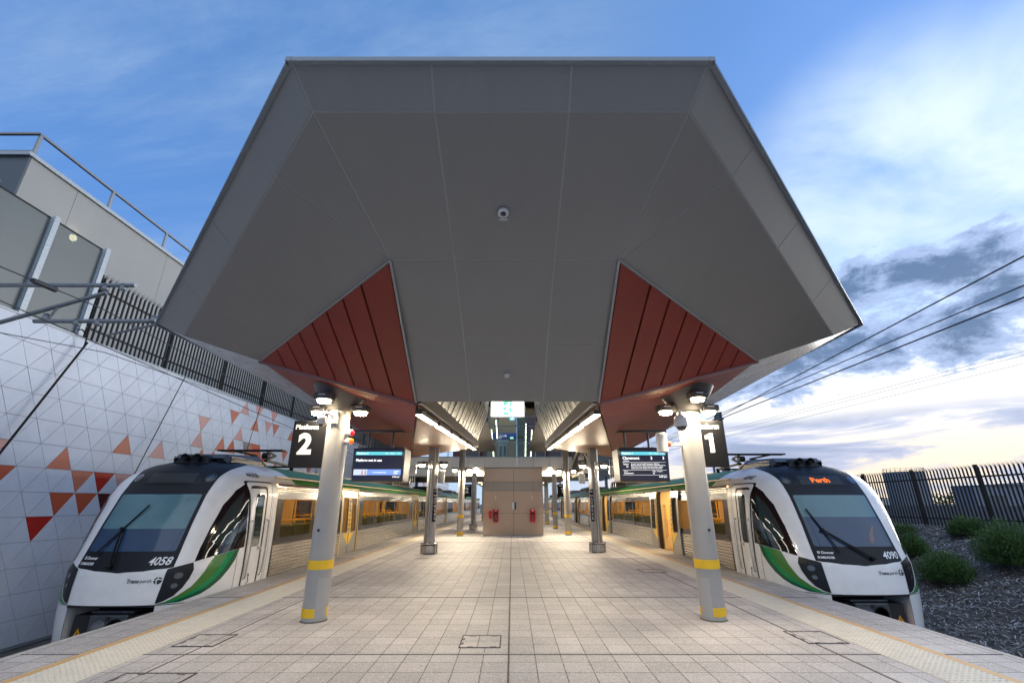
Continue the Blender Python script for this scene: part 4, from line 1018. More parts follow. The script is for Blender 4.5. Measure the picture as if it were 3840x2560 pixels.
mb.bar((-13.0, 9.9, 11.12), (-13.0, 55, 11.12), .07, .06); mb.bar((-13.0, 9.9, 11.12), (-25, 9.9, 11.12), .07, .06, up=(0, 0, 1))
mb.bar((-13.3, 10.2, 10.80), (-25, 10.2, 10.80), .05, .04); mb.bar((-13.3, 10.2, 10.80), (-13.05, 9.95, 10.5), .05, .04)
mb.build('handrail', mat('handrail_grey', (0.18, 0.18, 0.185), 0.35, metal=.5), bd)
for y in hy: MB().box(-13.03, -12.97, y - .04, y + .04, 10.45, 11.1).build('rail_post', M_EDGE, bd)
# deck behind the wall
MB().box(-13.0, -10.3, -2, 60, 4.9, 5.15).build('walkway_slab', M_CONC, bd)

# ================================================================== OVERHEAD LINE
for s in (-1, 1):
    xs_ = s * 6.87
    o = empty('overhead_wires', (xs_, 10, 4.2), 'contact and catenary wires over the %s track' % ('left' if s < 0 else 'right'), 'wires')
    mb = MB(); 
    def wire(pts, r): mb.tube([V(*p) for p in pts], r, 5)
    if s < 0:
        wire([(-6.87, -3, 4.25), (-6.87, 5.42, 4.54), (-6.87, 7.0, 4.62), (-6.87, 14, 4.25), (-6.87, 30.5, 3.45), (-6.87, 60, 3.4)], .009)
        wire([(-6.87, -3, 4.0), (-6.87, 5.57, 4.11), (-6.87, 7.0, 4.05), (-6.87, 30.5, 3.1), (-6.87, 60, 3.1)], .008)
        wire([(-6.6, -3, 3.65), (-6.6, 5.5, 3.62), (-6.6, 7, 3.85), (-6.9, 15.61, 4.1), (-7.2, 31, 3.9)], .006)
        mb.cyl((-6.87, 5.85, 4.555), (-6.87, 6.2, 4.572), .04, n=10)
    else:
        wire([(6.87, -3, 4.8), (6.87, 5.37, 4.67), (6.87, 15.12, 4.24), (6.87, 60, 4.25)], .012)
        wire([(6.87, -3, 4.3), (6.87, 5.5, 4.30), (6.87, 13.5, 4.33), (6.87, 60, 4.3)], .010)
        wire([(6.95, -3, 4.16), (6.95, 5.55, 4.18), (6.95, 13.58, 4.2), (6.95, 60, 4.1)], .013)
        for y in (24, 30, 38): wire([(6.87, y, 4.25), (6.87, y, 4.1)], .006)
    mb.build('wire_strand', M_WIRE, o)
ca = empty('cantilever', (-8.9, 7, 4.5), 'grey tubular overhead line cantilever reaching in from the left edge', 'cantilever')
mb = MB()
mb.cyl((-11.5, 7, 5.05), (-6.42, 7, 5.05), .038, n=12); mb.cyl((-11.5, 7, 3.35), (-6.88, 7, 4.91), .036, n=12)
mb.cyl((-7.92, 7, 4.39), (-5.90, 7, 4.39), .036, n=12); mb.cyl((-6.69, 7.05, 4.16), (-5.9, 7.0, 4.33), .02, n=8)
mb.cyl((-7.6, 7, 4.66), (-7.72, 7, 4.40), .02, n=8)
mb.build('cantilever_tube', M_OHPIPE, ca, smooth=True)
mb = MB()
for p in ((-6.92, 7, 5.0), (-6.62, 7, 5.0), (-7.75, 7, 4.45), (-6.85, 7, 4.36), (-7.2, 7, 4.36), (-5.95, 7, 4.42)):
    MB().lathe(p, [(.03, -.05), (.055, -.04), (.055, .0), (.04, .03), (.05, .06), (.02, .08)], 10).build('clamp', M_OHPIPE, ca)
o = empty('line_mast', (-12, 7, -1.2), 'steel mast behind the tiled wall carrying the cantilever, outside the left edge', 'mast')
MB().box(-11.7, -11.4, 6.85, 7.15, 5.15, 7).build('mast_section', M_GALV, o)
def mast(x, y, z1, label, w=.26, arm=True, armdir=-1):
    o = empty('line_mast', (x, y, -1.2), label, 'mast', 'overhead line masts')
    mb = MB(); mb.box(x - w / 2, x - w / 2 + .03, y - w / 2, y + w / 2, -1.2, z1).box(x + w / 2 - .03, x + w / 2, y - w / 2, y + w / 2, -1.2, z1).box(x - w / 2 + .03, x + w / 2 - .03, y - .02, y + .02, -1.2, z1)
    mb.box(x - w / 2 - .05, x + w / 2 + .05, y - w / 2 - .04, y + w / 2 + .04, z1 - .35, z1 - .30)
    mb.build('mast_section', mat('mast_grey_blue', (0.11, 0.14, 0.17), 0.45, metal=.4), o)
    if arm:
        a = armdir
        MB().cyl((x, y, z1 - .9), (x + a * 2.6, y, z1 - .7), .03, n=8).cyl((x, y, z1 - 1.8), (x + a * 1.9, y, z1 - .78), .03, n=8).cyl((x + a * 1.5, y, z1 - 1.3), (x + a * 2.7, y, z1 - 1.3), .025, n=8).cyl((x + a * 1.6, y, z1 - .95), (x + a * 1.6, y, z1 - 1.3), .02, n=6).build('cantilever_arm', M_OHPIPE, o)
mast(9.35, 20.6, 5.45, 'dark grey steel mast rising behind the large platform 1 sign', arm=False)
mast(9.3, 47, 6.0, 'distant mast with cantilever seen right of the tall right column', armdir=-1)
mast(9.3, 92, 6.2, 'farthest mast with cantilever near the far platform end')
mast(-9.4, 47, 5.6, 'distant mast with cantilever beyond the footbridge over the left track', armdir=1)
mast(30, 70, 7.5, 'small power pole with crossarms on the horizon right of the platform 1 sign', arm=False)
MB()
o = empty('power_lines', (60, 60, 14), 'thin distant power lines sloping across the sky above the right train', 'wires')
mb = MB()
for dz in (0, 1.2, 1.8): mb.tube([V(22, 90, 9.2 + dz * .5), V(80, 64, 22 + dz), V(130, 40, 38 + dz)], .035, 4)
mb.build('wire_strand', mat('pale_wire', (0.3, 0.33, 0.38), .6), o)

# ================================================================== MULCH BANK, SHRUBS, FAR THINGS
rng = random.Random(3)
mb = MB(); rows = []
ys2 = [1 + .17 * i for i in range(290)]
def mz(x, y): return bank_z(x) + .05 * math.sin(x * 2.3 + y * 1.1) * math.sin(y * 1.7 - x) + .03 * math.sin(y * 4.1 + x * 3.3)
for y in ys2: rows.append([(8.62 + .15 * i, y, mz(8.62 + .15 * i, y) - .012) for i in range(49)])
mb.strip(rows)
o = mb.build('mulch_bank', mat('mulch_soil', (0.085, 0.078, 0.072), 0.95, noise=0.6, nscale=14, bump=1.0, bscale=30), smooth='all'); tag(o, kind='structure')
mb = MB()
for i in range(60000):
    y = 4.0 + 22 * rng.random() ** 1.5; x = 8.65 + 7.1 * rng.random(); z = mz(x, y) + rng.uniform(.0, .03)
    L_ = rng.uniform(.02, .065); w = rng.uniform(.004, .011); a = rng.uniform(0, 3.14); t = rng.uniform(-.6, .6)
    d = V(math.cos(a), math.sin(a), t).normalized() * L_; e = V(-math.sin(a), math.cos(a), rng.uniform(-.5, .5)).normalized() * w
    c = V(x, y, z); mb.add([c - d - e, c + d - e, c + d + e, c - d + e], [(0, 1, 2, 3)], 0 if rng.random() < .45 else (1 if rng.random() < .6 else 2))
o = mb.build('mulch_chips', [mat('chip_pale', (0.42, 0.42, 0.43), 0.8), mat('chip_brown', (0.22, 0.19, 0.165), 0.85), mat('chip_dark', (0.06, 0.05, 0.043), 0.9)])
tag(o, 'pale and dark bark mulch chips covering the bank', 'mulch', kind='stuff')
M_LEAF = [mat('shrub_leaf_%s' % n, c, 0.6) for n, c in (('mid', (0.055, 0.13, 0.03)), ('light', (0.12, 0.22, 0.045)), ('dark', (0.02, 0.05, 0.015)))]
def shrub(x, y, w, h, n, label, seed, name='shrub', group='feathery green shrubs on the mulch bank'):
    r_ = random.Random(seed); z0 = mz(x, y) - .03
    o = empty(name, (x, y, z0), label, 'shrub', group); mb = MB()
    for i in range(n):
        # a sprig: starts inside the mound, ends in a leafy tip on its uneven surface
        a = r_.uniform(0, 6.283); el = math.acos(1 - r_.random() * .98)          # from straight up to the rim
        lobe = 1 + .16 * math.sin(a * 3 + seed) + .10 * math.sin(a * 5 + el * 4 + seed * 2) + r_.gauss(0, .06)
        out = V(math.cos(a) * math.sin(el) * w * .5, math.sin(a) * math.sin(el) * w * .5, math.cos(el) * h) * lobe
        tip = V(x, y, z0 + .03) + out
        base = V(x, y, z0) + V(out.x * .35, out.y * .35, out.z * .30)
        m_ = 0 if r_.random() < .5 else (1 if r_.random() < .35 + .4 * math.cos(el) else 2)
        dirn = (tip - base); Ls = dirn.length; dirn.normalize(); side = dirn.cross(V(r_.uniform(-1, 1), r_.uniform(-1, 1), .2)).normalized()
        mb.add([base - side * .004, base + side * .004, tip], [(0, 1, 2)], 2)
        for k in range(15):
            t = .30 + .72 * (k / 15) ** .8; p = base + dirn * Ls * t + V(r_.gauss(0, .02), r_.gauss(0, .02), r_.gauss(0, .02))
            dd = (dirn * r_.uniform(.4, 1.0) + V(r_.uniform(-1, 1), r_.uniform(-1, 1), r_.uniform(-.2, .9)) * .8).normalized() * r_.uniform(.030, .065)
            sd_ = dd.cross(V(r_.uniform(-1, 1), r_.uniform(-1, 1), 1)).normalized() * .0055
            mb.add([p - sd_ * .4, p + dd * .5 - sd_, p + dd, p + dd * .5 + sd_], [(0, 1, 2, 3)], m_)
    mb.build('foliage', M_LEAF, o)
    st = MB()
    for i in range(7):
        a = i * .9; st.cyl((x, y, z0), (x + .15 * w * math.cos(a), y + .15 * w * math.sin(a), z0 + h * .5), .008, .004, n=5)
    st.build('stem', mat('stem_brown', (.06, .04, .025), .8), o)
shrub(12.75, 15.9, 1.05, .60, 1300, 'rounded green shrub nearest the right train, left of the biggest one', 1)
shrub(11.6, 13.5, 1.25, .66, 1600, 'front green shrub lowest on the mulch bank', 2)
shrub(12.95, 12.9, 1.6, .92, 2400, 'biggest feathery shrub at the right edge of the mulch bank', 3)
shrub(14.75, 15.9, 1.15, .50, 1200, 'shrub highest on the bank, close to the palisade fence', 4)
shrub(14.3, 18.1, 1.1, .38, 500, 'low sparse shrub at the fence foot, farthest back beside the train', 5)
for i, (x, y, lb) in enumerate(((10.9, 8.4, 'small brownish weed tuft on the open mulch'), (12.3, 8.2, 'small green weed tuft at the lower right of the mulch'), (11.9, 9.7, 'low green tuft midway up the mulch bank'), (10.4, 6.4, 'weed tuft at the bottom right, close to the platform edge'))):
    shrub(x, y, .42, .15, 90, lb, 20 + i, 'weed_tuft', 'weed tufts in the mulch')
# beyond the fence
o = MB().box(19.0, 19.25, -5, 120, .6, 1.46).build('concrete_barrier', M_CONC, origin=(19, 30, .7)); tag(o, 'long low grey concrete barrier beyond the right palisade fence', 'barrier')
o = empty('storage_tank', (50, 61, .7), 'grey blue cylindrical storage tank beyond the right fence', 'tank')
MB().cyl((50.5, 61, .7), (50.5, 61, 5.3), 2.15, n=36).build('tank_shell', mat('tank_grey', (0.16, 0.19, 0.23), 0.6, noise=.1, nscale=.6), o, smooth=True)
mb = MB()
for i in range(24):
    a = i * .2618; mb.cyl((50.5 + 2.1 * math.cos(a), 61 + 2.1 * math.sin(a), 5.3), (50.5 + 2.1 * math.cos(a), 61 + 2.1 * math.sin(a), 5.75), .02, n=4)
    b = a + .2618; mb.cyl((50.5 + 2.1 * math.cos(a), 61 + 2.1 * math.sin(a), 5.74), (50.5 + 2.1 * math.cos(b), 61 + 2.1 * math.sin(b), 5.74), .02, n=4)
mb.build('roof_railing', M_BLACK, o)
def shed(x0, x1, y0, y1, h, label, m_, rf):
    o = empty('warehouse', ((x0 + x1) / 2, y0, .7), label, 'building', 'industrial sheds beyond the right fence')
    MB().box(x0, x1, y0, y1, .7, .7 + h).build('wall', m_, o)
    MB().prism([V(x0 - .2, y0 - .2, .7 + h), V(x1 + .2, y0 - .2, .7 + h), V((x0 + x1) / 2, y0 - .2, .7 + h + rf)], V(0, y1 - y0 + .4, 0)).build('roof', mat('shed_roof', (0.17, 0.20, 0.24), .5), o)
    mb = MB(); n = 4
    for i in range(n): a = x0 + (x1 - x0) * (i + .25) / n; mb.box(a, a + (x1 - x0) / n * .5, y0 - .04, y0, 1.0, .7 + h * .6)
    mb.build('roller_door', mat('shed_door', (0.10, 0.11, 0.13), .6), o)
shed(56, 74, 58, 61, 2.9, 'large pale blue shed at the far right beyond the fence', mat('shed_blue', (0.16, 0.20, 0.26), .6), .5)
shed(78, 100, 62, 80, 3.4, 'second shed behind the first at the right edge', mat('shed_grey', (0.22, 0.24, 0.27), .6), .6)
shed(48, 55, 76, 84, 1.2, 'low dark shed between the tank and the pale blue shed', mat('shed_dark', (0.06, 0.06, 0.07), .6), .3)
def vehicle(x, y, col, label):
    o = empty('parked_truck', (x, y, .7), label, 'truck', 'vehicles parked beyond the right fence')
    MB().box(x - 1.6, x + .9, y, y + 1.8, 1.1, 2.2).build('cargo_body', mat('veh_' + col[0], col[1], .4), o, bevel=.05)
    MB().prism([V(x + .95, y + .05, 1.1), V(x + 2.1, y + .05, 1.1), V(x + 2.1, y + .05, 1.6), V(x + 1.7, y + .05, 2.1), V(x + .95, y + .05, 2.1)], V(0, 1.7, 0)).build('cab', M_WHITEPL, o)
    for dx in (-1.0, 1.5): MB().cyl((x + dx, y - .02, 1.02), (x + dx, y + .2, 1.02), .34, n=14).build('wheel', M_RUBBER, o)
vehicle(49.5, 66, ('red', (0.45, 0.03, 0.02)), 'small red truck parked beyond the fence right of the tank')
vehicle(54.0, 66, ('white', (0.7, 0.7, 0.7)), 'small white truck parked beyond the fence beside the red one')
mb = MB(); rr = random.Random(8)
for i in range(5200):
    y = rr.choice((95, 100, 140)); x = rr.uniform(14, 190); hh = (1.6 + 1.4 * abs(math.sin(x * .21) * math.sin(x * .077 + 1))) * (y / 100)
    c = V(x, y + rr.uniform(-2, 2), .7 + hh * rr.random() ** .8); a = rr.uniform(0, 3.1); s_ = .35
    mb.add([c + V(math.cos(a), math.sin(a), rr.uniform(-1, 1)) * s_, c + V(-math.sin(a), 0, .9) * s_, c - V(math.cos(a), .2, .5) * s_], [(0, 1, 2)], i % 2)
o = mb.build('distant_trees', [M_LEAF[2], M_LEAF[0]]); tag(o, 'dark distant tree belt along the horizon', 'trees', kind='stuff')
o = empty('distant_mound_wall', (0, 150, 0), None)
bpy.data.objects.remove(o)

# ================================================================== TRAINS
def interp(tab, z):
    if z <= tab[0][0]: return tab[0][1]
    for (a, u), (b, v) in zip(tab, tab[1:]):
        if z <= b: return u + (v - u) * (z - a) / (b - a)
    return tab[-1][1]
Y0T = [(-.95, .0), (-.5, -.05), (-.1, -.07), (.15, -.05), (.39, -.02), (.72, .12), (1.2, .32), (1.72, .57), (2.04, .80), (2.2, .96), (2.32, 1.13), (2.42, 1.38), (2.47, 1.66), (2.49, 1.95)]
WT = [(-.95, 1.38), (-.3, 1.44), (.3, 1.46), (1.0, 1.45), (1.7, 1.42), (1.95, 1.37), (2.12, 1.27), (2.24, 1.13), (2.33, .97), (2.40, .78), (2.45, .5), (2.485, .2), (2.495, .001)]
def LLz(z): return 1.16 if z < .3 else max(.5, 1.16 - .27 * (z - .3))
def nose(x, z):
    w = interp(WT, z); r = min(1, abs(x) / w)
    return interp(Y0T, z) + LLz(z) * (1 - max(0, 1 - r ** 3) ** (1 / 1.5))
YB = 2.2
def cab_rows(zs, na=30):
    rows = []
    for z in zs:
        w = interp(WT, z); row = [V(-w, YB, z)]
        for i in range(-na, na + 1):
            a = i / na * math.pi / 2; x = w * math.copysign(abs(math.sin(a)) ** .9, a); row.append(V(x, min(nose(x, z), YB - .001), z))
        rows.append(row + [V(w, YB, z)])
    return rows
def zrange(a, b, st):
    n = max(1, int(round((b - a) / st))); return [a + (b - a) * i / n for i in range(n + 1)]
ZC = zrange(-.12, 2.0, .05) + zrange(2.03, 2.33, .03)[0:] + [2.35, 2.37, 2.39, 2.41, 2.43, 2.445, 2.458, 2.468, 2.476, 2.483, 2.489, 2.494]
CABROWS = cab_rows(ZC)
CABV = [p for r in CABROWS for p in r]; NR = len(CABROWS[0])
CABF = [(k * NR + i, k * NR + i + 1, (k + 1) * NR + i + 1, (k + 1) * NR + i) for k in range(len(CABROWS) - 1) for i in range(NR - 1)]
BV = BVHTree.FromPolygons(CABV, CABF)
S2 = math.sqrt(.5)
PROJ = {  # (u,v) -> ray origin, direction
    'front': lambda u, v: (V(u, -3, v), V(0, 1, 0)),
    'diag': lambda u, v: (V(u, v * S2 - 3 * S2, v * S2 + 3 * S2), V(0, S2, -S2)),
    'side': lambda u, v: (V(4, u, v), V(-1, 0, 0)),
    'sidel': lambda u, v: (V(-4, u, v), V(1, 0, 0)),
    'cyl': lambda u, v: (V(0, 1.7, v) + V(math.sin(u), -math.cos(u), 0) * 5, -V(math.sin(u), -math.cos(u), 0)),
}
CEN = V(0, 2.0, .9)
def proj(mode, u, v, off):
    o, d = PROJ[mode](u, v); h = BV.ray_cast(o, d)
    if h[0] is None: return None
    n = h[1]
    if n.dot(d) > 0: n = -n
    return h[0] + n * off
def decal(mb, mode, outline, off, step=.05, mi=0):
    """mesh patch lying on the cab skin"""
    pts = [Vector(p) for p in outline]; dense = []
    for i in range(len(pts)):
        a, b = pts[i], pts[(i + 1) % len(pts)]; n = max(1, int((b - a).length / step))
        dense += [a + (b - a) * k / n for k in range(n)]
    x0 = min(p.x for p in pts); x1 = max(p.x for p in pts); y0 = min(p.y for p in pts); y1 = max(p.y for p in pts)
    grid = [V2(x0 + step * (i + .5), y0 + step * (j + .5)) for i in range(int((x1 - x0) / step)) for j in range(int((y1 - y0) / step))]
    nb = len(dense)
    r = delaunay_2d_cdt([V2(p.x, p.y) for p in dense] + grid, [(i, (i + 1) % nb) for i in range(nb)], [tuple(range(nb))], 1, 1e-5)
    vs = [proj(mode, q.x, q.y, off) for q in r[0]]; fs = [f for f in r[2] if all(vs[i] is not None for i in f)]
    mb.add([v if v is not None else CEN for v in vs], fs, mi)
def V2(a, b): return Vector((a, b))
def rrect(x0, x1, y0, y1, r, n=5):
    o = []
    for cx_, cy_, a in ((x1 - r, y1 - r, 0), (x0 + r, y1 - r, 90), (x0 + r, y0 + r, 180), (x1 - r, y0 + r, 270)):
        for i in range(n): t = R(a + 90 * i / (n - 1)); o.append((cx_ + r * math.cos(t), cy_ + r * math.sin(t)))
    return o
def bodyx(z): return interp(WT, z)

def make_train(s, noseY, num, label, dest=None, doors_open=False, ncars=3):
    """s=-1: on the left of the platform, s=+1: right. local frame: x towards the platform, y back from the nose, z up from platform level"""
    KX = 1.085
    if s < 0: xf = lambda p: V(-7.0 + p.x * KX, noseY + p.y, p.z); flip = False
    else: xf = lambda p: V(7.0 - p.x * KX, noseY + p.y, p.z); flip = True
    T = empty('electric_train', (s * 7.0, noseY, -.95), label, 'train')
    def mbx(): return MB(xf, flip)
    def text_on(mb, body, h, u0, v0, width, mode='front', bold=0, shear=0, off=.007):
        # writing is laid so that it reads from outside: u grows to the viewer's right
        vs, fs = text2d(body, bold, shear); sc = h / .70; x0 = min(v[0] for v in vs); x1 = max(v[0] for v in vs); sx = width / (x1 - x0)
        sg = 1 if (s < 0) else -1
        if mode == 'front': f_ = lambda a, b: proj('front', u0 + sg * a, v0 + b, off)
        mb.add([f_((q[0] - x0) * sx, q[1] * sc) or CEN for q in vs], fs)
    # ---- cab skin
    mb = mbx(); mb.add(CABV, CABF); cab = mb.build('cab_shell', M_WHITE, T, smooth='all')
    # black mask (windscreen surround running up over the brow)
    mk = []
    bot = [(-.80, .42), (-.70, .372), (-.4, .292), (0, .252), (.4, .288), (.70, .372), (.80, .42)]
    side_r = [(.80, .60), (.79, 1.0), (.785, 1.5), (.79, 1.85), (.80, 2.10), (.84, 2.30), (.88, 2.52), (.90, 2.72), (.86, 2.95), (.70, 3.10)]
    mk = bot + side_r + [(-a, b) for a, b in reversed(side_r)]
    mb = mbx(); decal(mb, 'diag', mk, .005, .045); mask = mb.build('windscreen_surround', M_CABBLK, T, smooth='all')
    mb = mbx(); decal(mb, 'front', rrect(-.735, .735, .715, 1.72, .035), .010, .05); ws = mb.build('windscreen', M_WSCREEN, T, smooth='all')
    mb = mbx(); decal(mb, 'front', rrect(-.725, .725, 1.09 if s < 0 else 1.27, 1.71, .03), .0125, .05); mb.build('sun_blind', M_BLIND, ws, smooth='all')
    if s > 0:
        mb = mbx(); decal(mb, 'front', [(-.30, .80), (-.36, .95), (-.46, 1.06), (-.52, 1.12), (-.50, 1.02), (-.44, .96), (-.42, .84), (-.36, .77)], .0125, .05)  # dull orange patch laid flat on the windscreen
        mb.build('orange_windscreen_patch', mat('orange_hiviz', (0.085, 0.03, 0.045), .15, coat=1), ws, smooth='all')
    # destination box
    mb = mbx(); decal(mb, 'front', [(-.60, 1.90), (.60, 1.90), (.50, 2.17), (-.50, 2.17)], .010, .05); db = mb.build('destination_box', M_DBOX, T, smooth='all')
    mb = mbx(); decal(mb, 'front', rrect(-.44, .44, 1.94, 2.135, .01), .014, .05); mb.build('display_glass', mat('display_grey', (0.012, 0.014, 0.016), .4), db, smooth='all')
    if dest:
        mb = mbx(); text_on(mb, dest, .10, .20 if s > 0 else -.2, 1.985, .38, bold=.03, off=.018); mb.build('destination_lettering', emis('led_amber', (1.0, .16, .0), 1.0, 0.01), db)
    for x in (-.69, .69):
        mb = mbx(); decal(mb, 'front', [(x + .085 * math.cos(i * .393), 2.04 + .085 * math.sin(i * .393)) for i in range(16)], .012, .04)
        lp = mb.build('marker_light', M_BLKGLASS, T, smooth='all')
        mb = mbx(); decal(mb, 'front', [(x + .045 * math.cos(i * .393), 2.035 + .05 * math.sin(i * .393)) for i in range(16)], .016, .04); mb.build('lens', mat('lens_dark', (.06, .07, .07), .15, coat=1), lp, smooth='all')
    # headlights, both corners
    for sg in (1, -1):
        oc_ = [(.735, .43), (1.02, .52), (1.055, .40), (1.03, .26), (.98, .12), (.90, .0), (.80, -.07), (.70, -.105), (.72, .15)]
        mb = mbx(); decal(mb, 'front', [(sg * a, b) for a, b in oc_], .009, .04); hd = mb.build('headlight', mat('headlight_cover', (0.008, 0.009, 0.011), .35, spec=.3), T, smooth='all')
        for (x, z, r) in ((.90, .32, .055), (.88, .16, .042)):
            mb = mbx(); decal(mb, 'front', [(sg * (x + r * math.cos(i * .45)), z + r * math.sin(i * .45)) for i in range(14)], .013, .04); mb.build('lamp_ring', mat('lamp_chrome', (.10, .105, .11), .25, metal=.8), hd, smooth='all')
            mb = mbx(); decal(mb, 'front', [(sg * (x + r * .7 * math.cos(i * .45)), z + r * .7 * math.sin(i * .45)) for i in range(14)], .016, .04); mb.build('lamp_glass', mat('lamp_glass_dark', (.05, .05, .055), .08, coat=1), hd, smooth='all')
    # side windows of the cab and green swooshes, drawn by angle around the cab
    def ang(x, y): return math.atan2(x, 1.7 - y)
    swin = [(1.22, 1.19, 1.97), (1.15, .96, 1.80), (1.07, .76, 1.52), (1.03, .56, 1.10), (1.01, .42, .76), (1.02, .32, .53), (1.19, .52, .60), (1.33, .77, .66), (1.43, 1.09, .72), (1.42, 1.095, 1.1), (1.39, 1.10, 1.5), (1.30, 1.16, 1.94)]
    sglass = [(1.28, 1.06, 1.80), (1.16, .84, 1.50), (1.10, .66, 1.16), (1.08, .54, .86), (1.20, .62, .78), (1.37, .90, .82), (1.36, .94, 1.4), (1.32, 1.02, 1.7)]
    sb = [(1.42, .98, .70), (1.41, .90, .50), (1.38, .78, .33), (1.34, .66, .19), (1.27, .52, .07), (1.19, .40, -.01), (.99, .19, -.10), (.74, .03, -.115)]
    sm = [(1.34, .77, .655), (1.32, .68, .50), (1.29, .59, .35), (1.24, .48, .23), (1.17, .38, .13), (1.01, .21, -.02), (.80, .05, -.10), (.72, .01, -.11)]
    sf = [(1.21, .55, .60), (1.19, .48, .48), (1.17, .42, .36), (1.13, .35, .24), (1.08, .28, .13), (.95, .16, -.0), (.82, .06, -.085), (.72, .01, -.108)]
    sm2 = [(1.385, .885, .675), (1.37, .80, .50), (1.335, .69, .34), (1.29, .57, .20), (1.22, .45, .09), (1.10, .30, -.0), (.90, .12, -.095), (.73, .02, -.112)]
    A = lambda L_, g=1: [(g * ang(x, y), z) for x, y, z in L_]
    for g in (1, -1):
        mb = mbx(); decal(mb, 'cyl', A(swin, g), .006, .04); sw = mb.build('side_window', M_BLKGLASS, T, smooth='all')
        mb = mbx(); decal(mb, 'cyl', A(sglass, g), .010, .04); mb.build('side_glass', mat('cab_side_glass', (0.02, 0.045, 0.05), .04, coat=1.0, spec=.9), sw, smooth='all')
        gr = None
        mb = mbx(); decal(mb, 'cyl', A(sb + list(reversed(sm2)), g), .006, .04, 0); decal(mb, 'cyl', A(sm2 + list(reversed(sm)), g), .0062, .04, 1); decal(mb, 'cyl', A(sm + list(reversed(sf)), g), .0064, .04, 2)
        mb.build('green_swoosh', [mat('swoosh_dark', (0.0, 0.10, 0.035), .25, coat=.6), M_GREEN2, mat('swoosh_light', (0.055, 0.20, 0.015), .25, coat=.6)], T, smooth='all')
    # lettering on the nose
    e = 1 if s < 0 else -1
    mb = mbx(); text_on(mb, num, .125, e * .42, .50, .33, bold=.02, shear=.18, off=.011); mb.build('fleet_number', M_TEXTW, T)
    mb = mbx(); text_on(mb, 'III Downer', .045, e * -.73, .585, .27, bold=.03, shear=.1, off=.011); text_on(mb, 'BOMBARDIER', .04, e * -.75, .50, .27, bold=.03, shear=.1, off=.011); mb.build('builder_lettering', M_TEXTW, T)
    mb = mbx(); text_on(mb, 'Trans', .060, e * .20, .225, .19, bold=.025, shear=.2, off=.006); text_on(mb, 'perth', .060, e * .40, .225, .17, shear=.2, off=.006); mb.build('operator_lettering', M_TEXTK, T)
    mb = mbx(); decal(mb, 'front', [(e * .655 + .058 * math.cos(i * .3307), .255 + .058 * math.sin(i * .3307)) for i in range(19)], .005, .03)
    lg = mb.build('operator_emblem', M_TEXTK, T)
    mb = mbx()
    for L_ in ([(-.058, .0), (-.02, .012), (.02, .014), (.058, .002), (.058, .016), (.02, .028), (-.02, .024), (-.055, .01)], [(.0, -.058), (-.012, -.02), (-.004, .02), (.012, .055), (-.004, .055), (-.020, .02), (-.026, -.02), (-.014, -.056)]):
        decal(mb, 'front', [(e * (.655 + a), .255 + b) for a, b in L_], .007, .03)
    mb.build('emblem_gap', M_WHITE, lg)
    # wiper
    mb = mbx()
    P3 = lambda x, z, off=.05: proj('front', x, z, off)
    if s < 0: a, b, c_, d_ = P3(-.16, .47), P3(-.30, 1.08), P3(-.52, .66), P3(-.05, 1.50)
    else: a, b, c_, d_ = P3(-.18, .50), P3(.50, 1.02), P3(.36, .60), P3(.62, 1.42)
    mb.bar(a, b, .022, .02, up=(0, 1, 0)); mb.bar(a + V(.05, 0, .02), b + V(.05, 0, -.02), .012, .012, up=(0, 1, 0)); mb.bar(c_, d_, .020, .02, up=(0, 1, 0)); mb.lathe(a, [(.04, -.04), (.04, .02), (.02, .03)], 10, 0, (0, -1, .2)); mb.lathe(b, [(.03, -.02), (.03, .02)], 8, 0, (0, -1, .2))
    mb.build('wiper', M_BLACK, T)
    # horns and roof hood
    for x in (-.12, .12):
        mb = mbx(); mb.lathe((x, 1.18, 2.50), [(.035, -.22), (.045, -.10), (.075, 0), (.072, .01), (.05, -.02), (0, -.05)], 18, 0, (0, -1, .05)); mb.build('horn', M_BLACK, T, smooth=True)
    mb = mbx(); mb.prism([V(-.36, 1.24, 2.36), V(.36, 1.24, 2.36), V(.25, 1.30, 2.55), V(-.25, 1.30, 2.55)], V(0, .35, .0)); mb.build('horn_housing', M_CABBLK, T, bevel=.02)
    mb = mbx()
    rws = [[V(x, y, z) for x in (-.62, -.5, 0, .5, .62)] for y, z in ((1.45, 2.50), (1.6, 2.60), (2.9, 2.66), (3.3, 2.50))]
    for r_ in rws: r_[0].z -= .12; r_[4].z -= .12
    mb.strip(rws); mb.box(-.60, .60, 1.6, 3.2, 2.38, 2.55); mb.build('roof_hood', mat('roof_hood_grey', (0.075, 0.08, 0.09), .4), T)
    # pantograph folded behind the hood
    mb = mbx()
    for x in (-.5, .5):
        mb.bar((x, 3.3, 2.60), (x * .5, 4.3, 2.82), .05, .05); mb.bar((x * .5, 4.3, 2.82), (x * .8, 3.5, 2.86), .04, .04); mb.cyl((x, 3.3, 2.45), (x, 3.3, 2.62), .05, n=8)
        mb.bar((x, 3.3, 2.60), (x, 4.8, 2.55), .05, .05); mb.cyl((x, 4.8, 2.42), (x, 4.8, 2.58), .05, n=8)
    mb.bar((-.8, 3.45, 2.88), (.8, 3.45, 2.88), .06, .04); mb.bar((-.8, 3.6, 2.88), (.8, 3.6, 2.88), .06, .04); mb.bar((-.5, 4.8, 2.55), (.5, 4.8, 2.55), .05, .05); mb.lathe((0, 4.3, 2.82), [(.09, -.08), (.09, .08)], 10, 0, (1, 0, 0))
    mb.build('pantograph', M_BLACK, T)
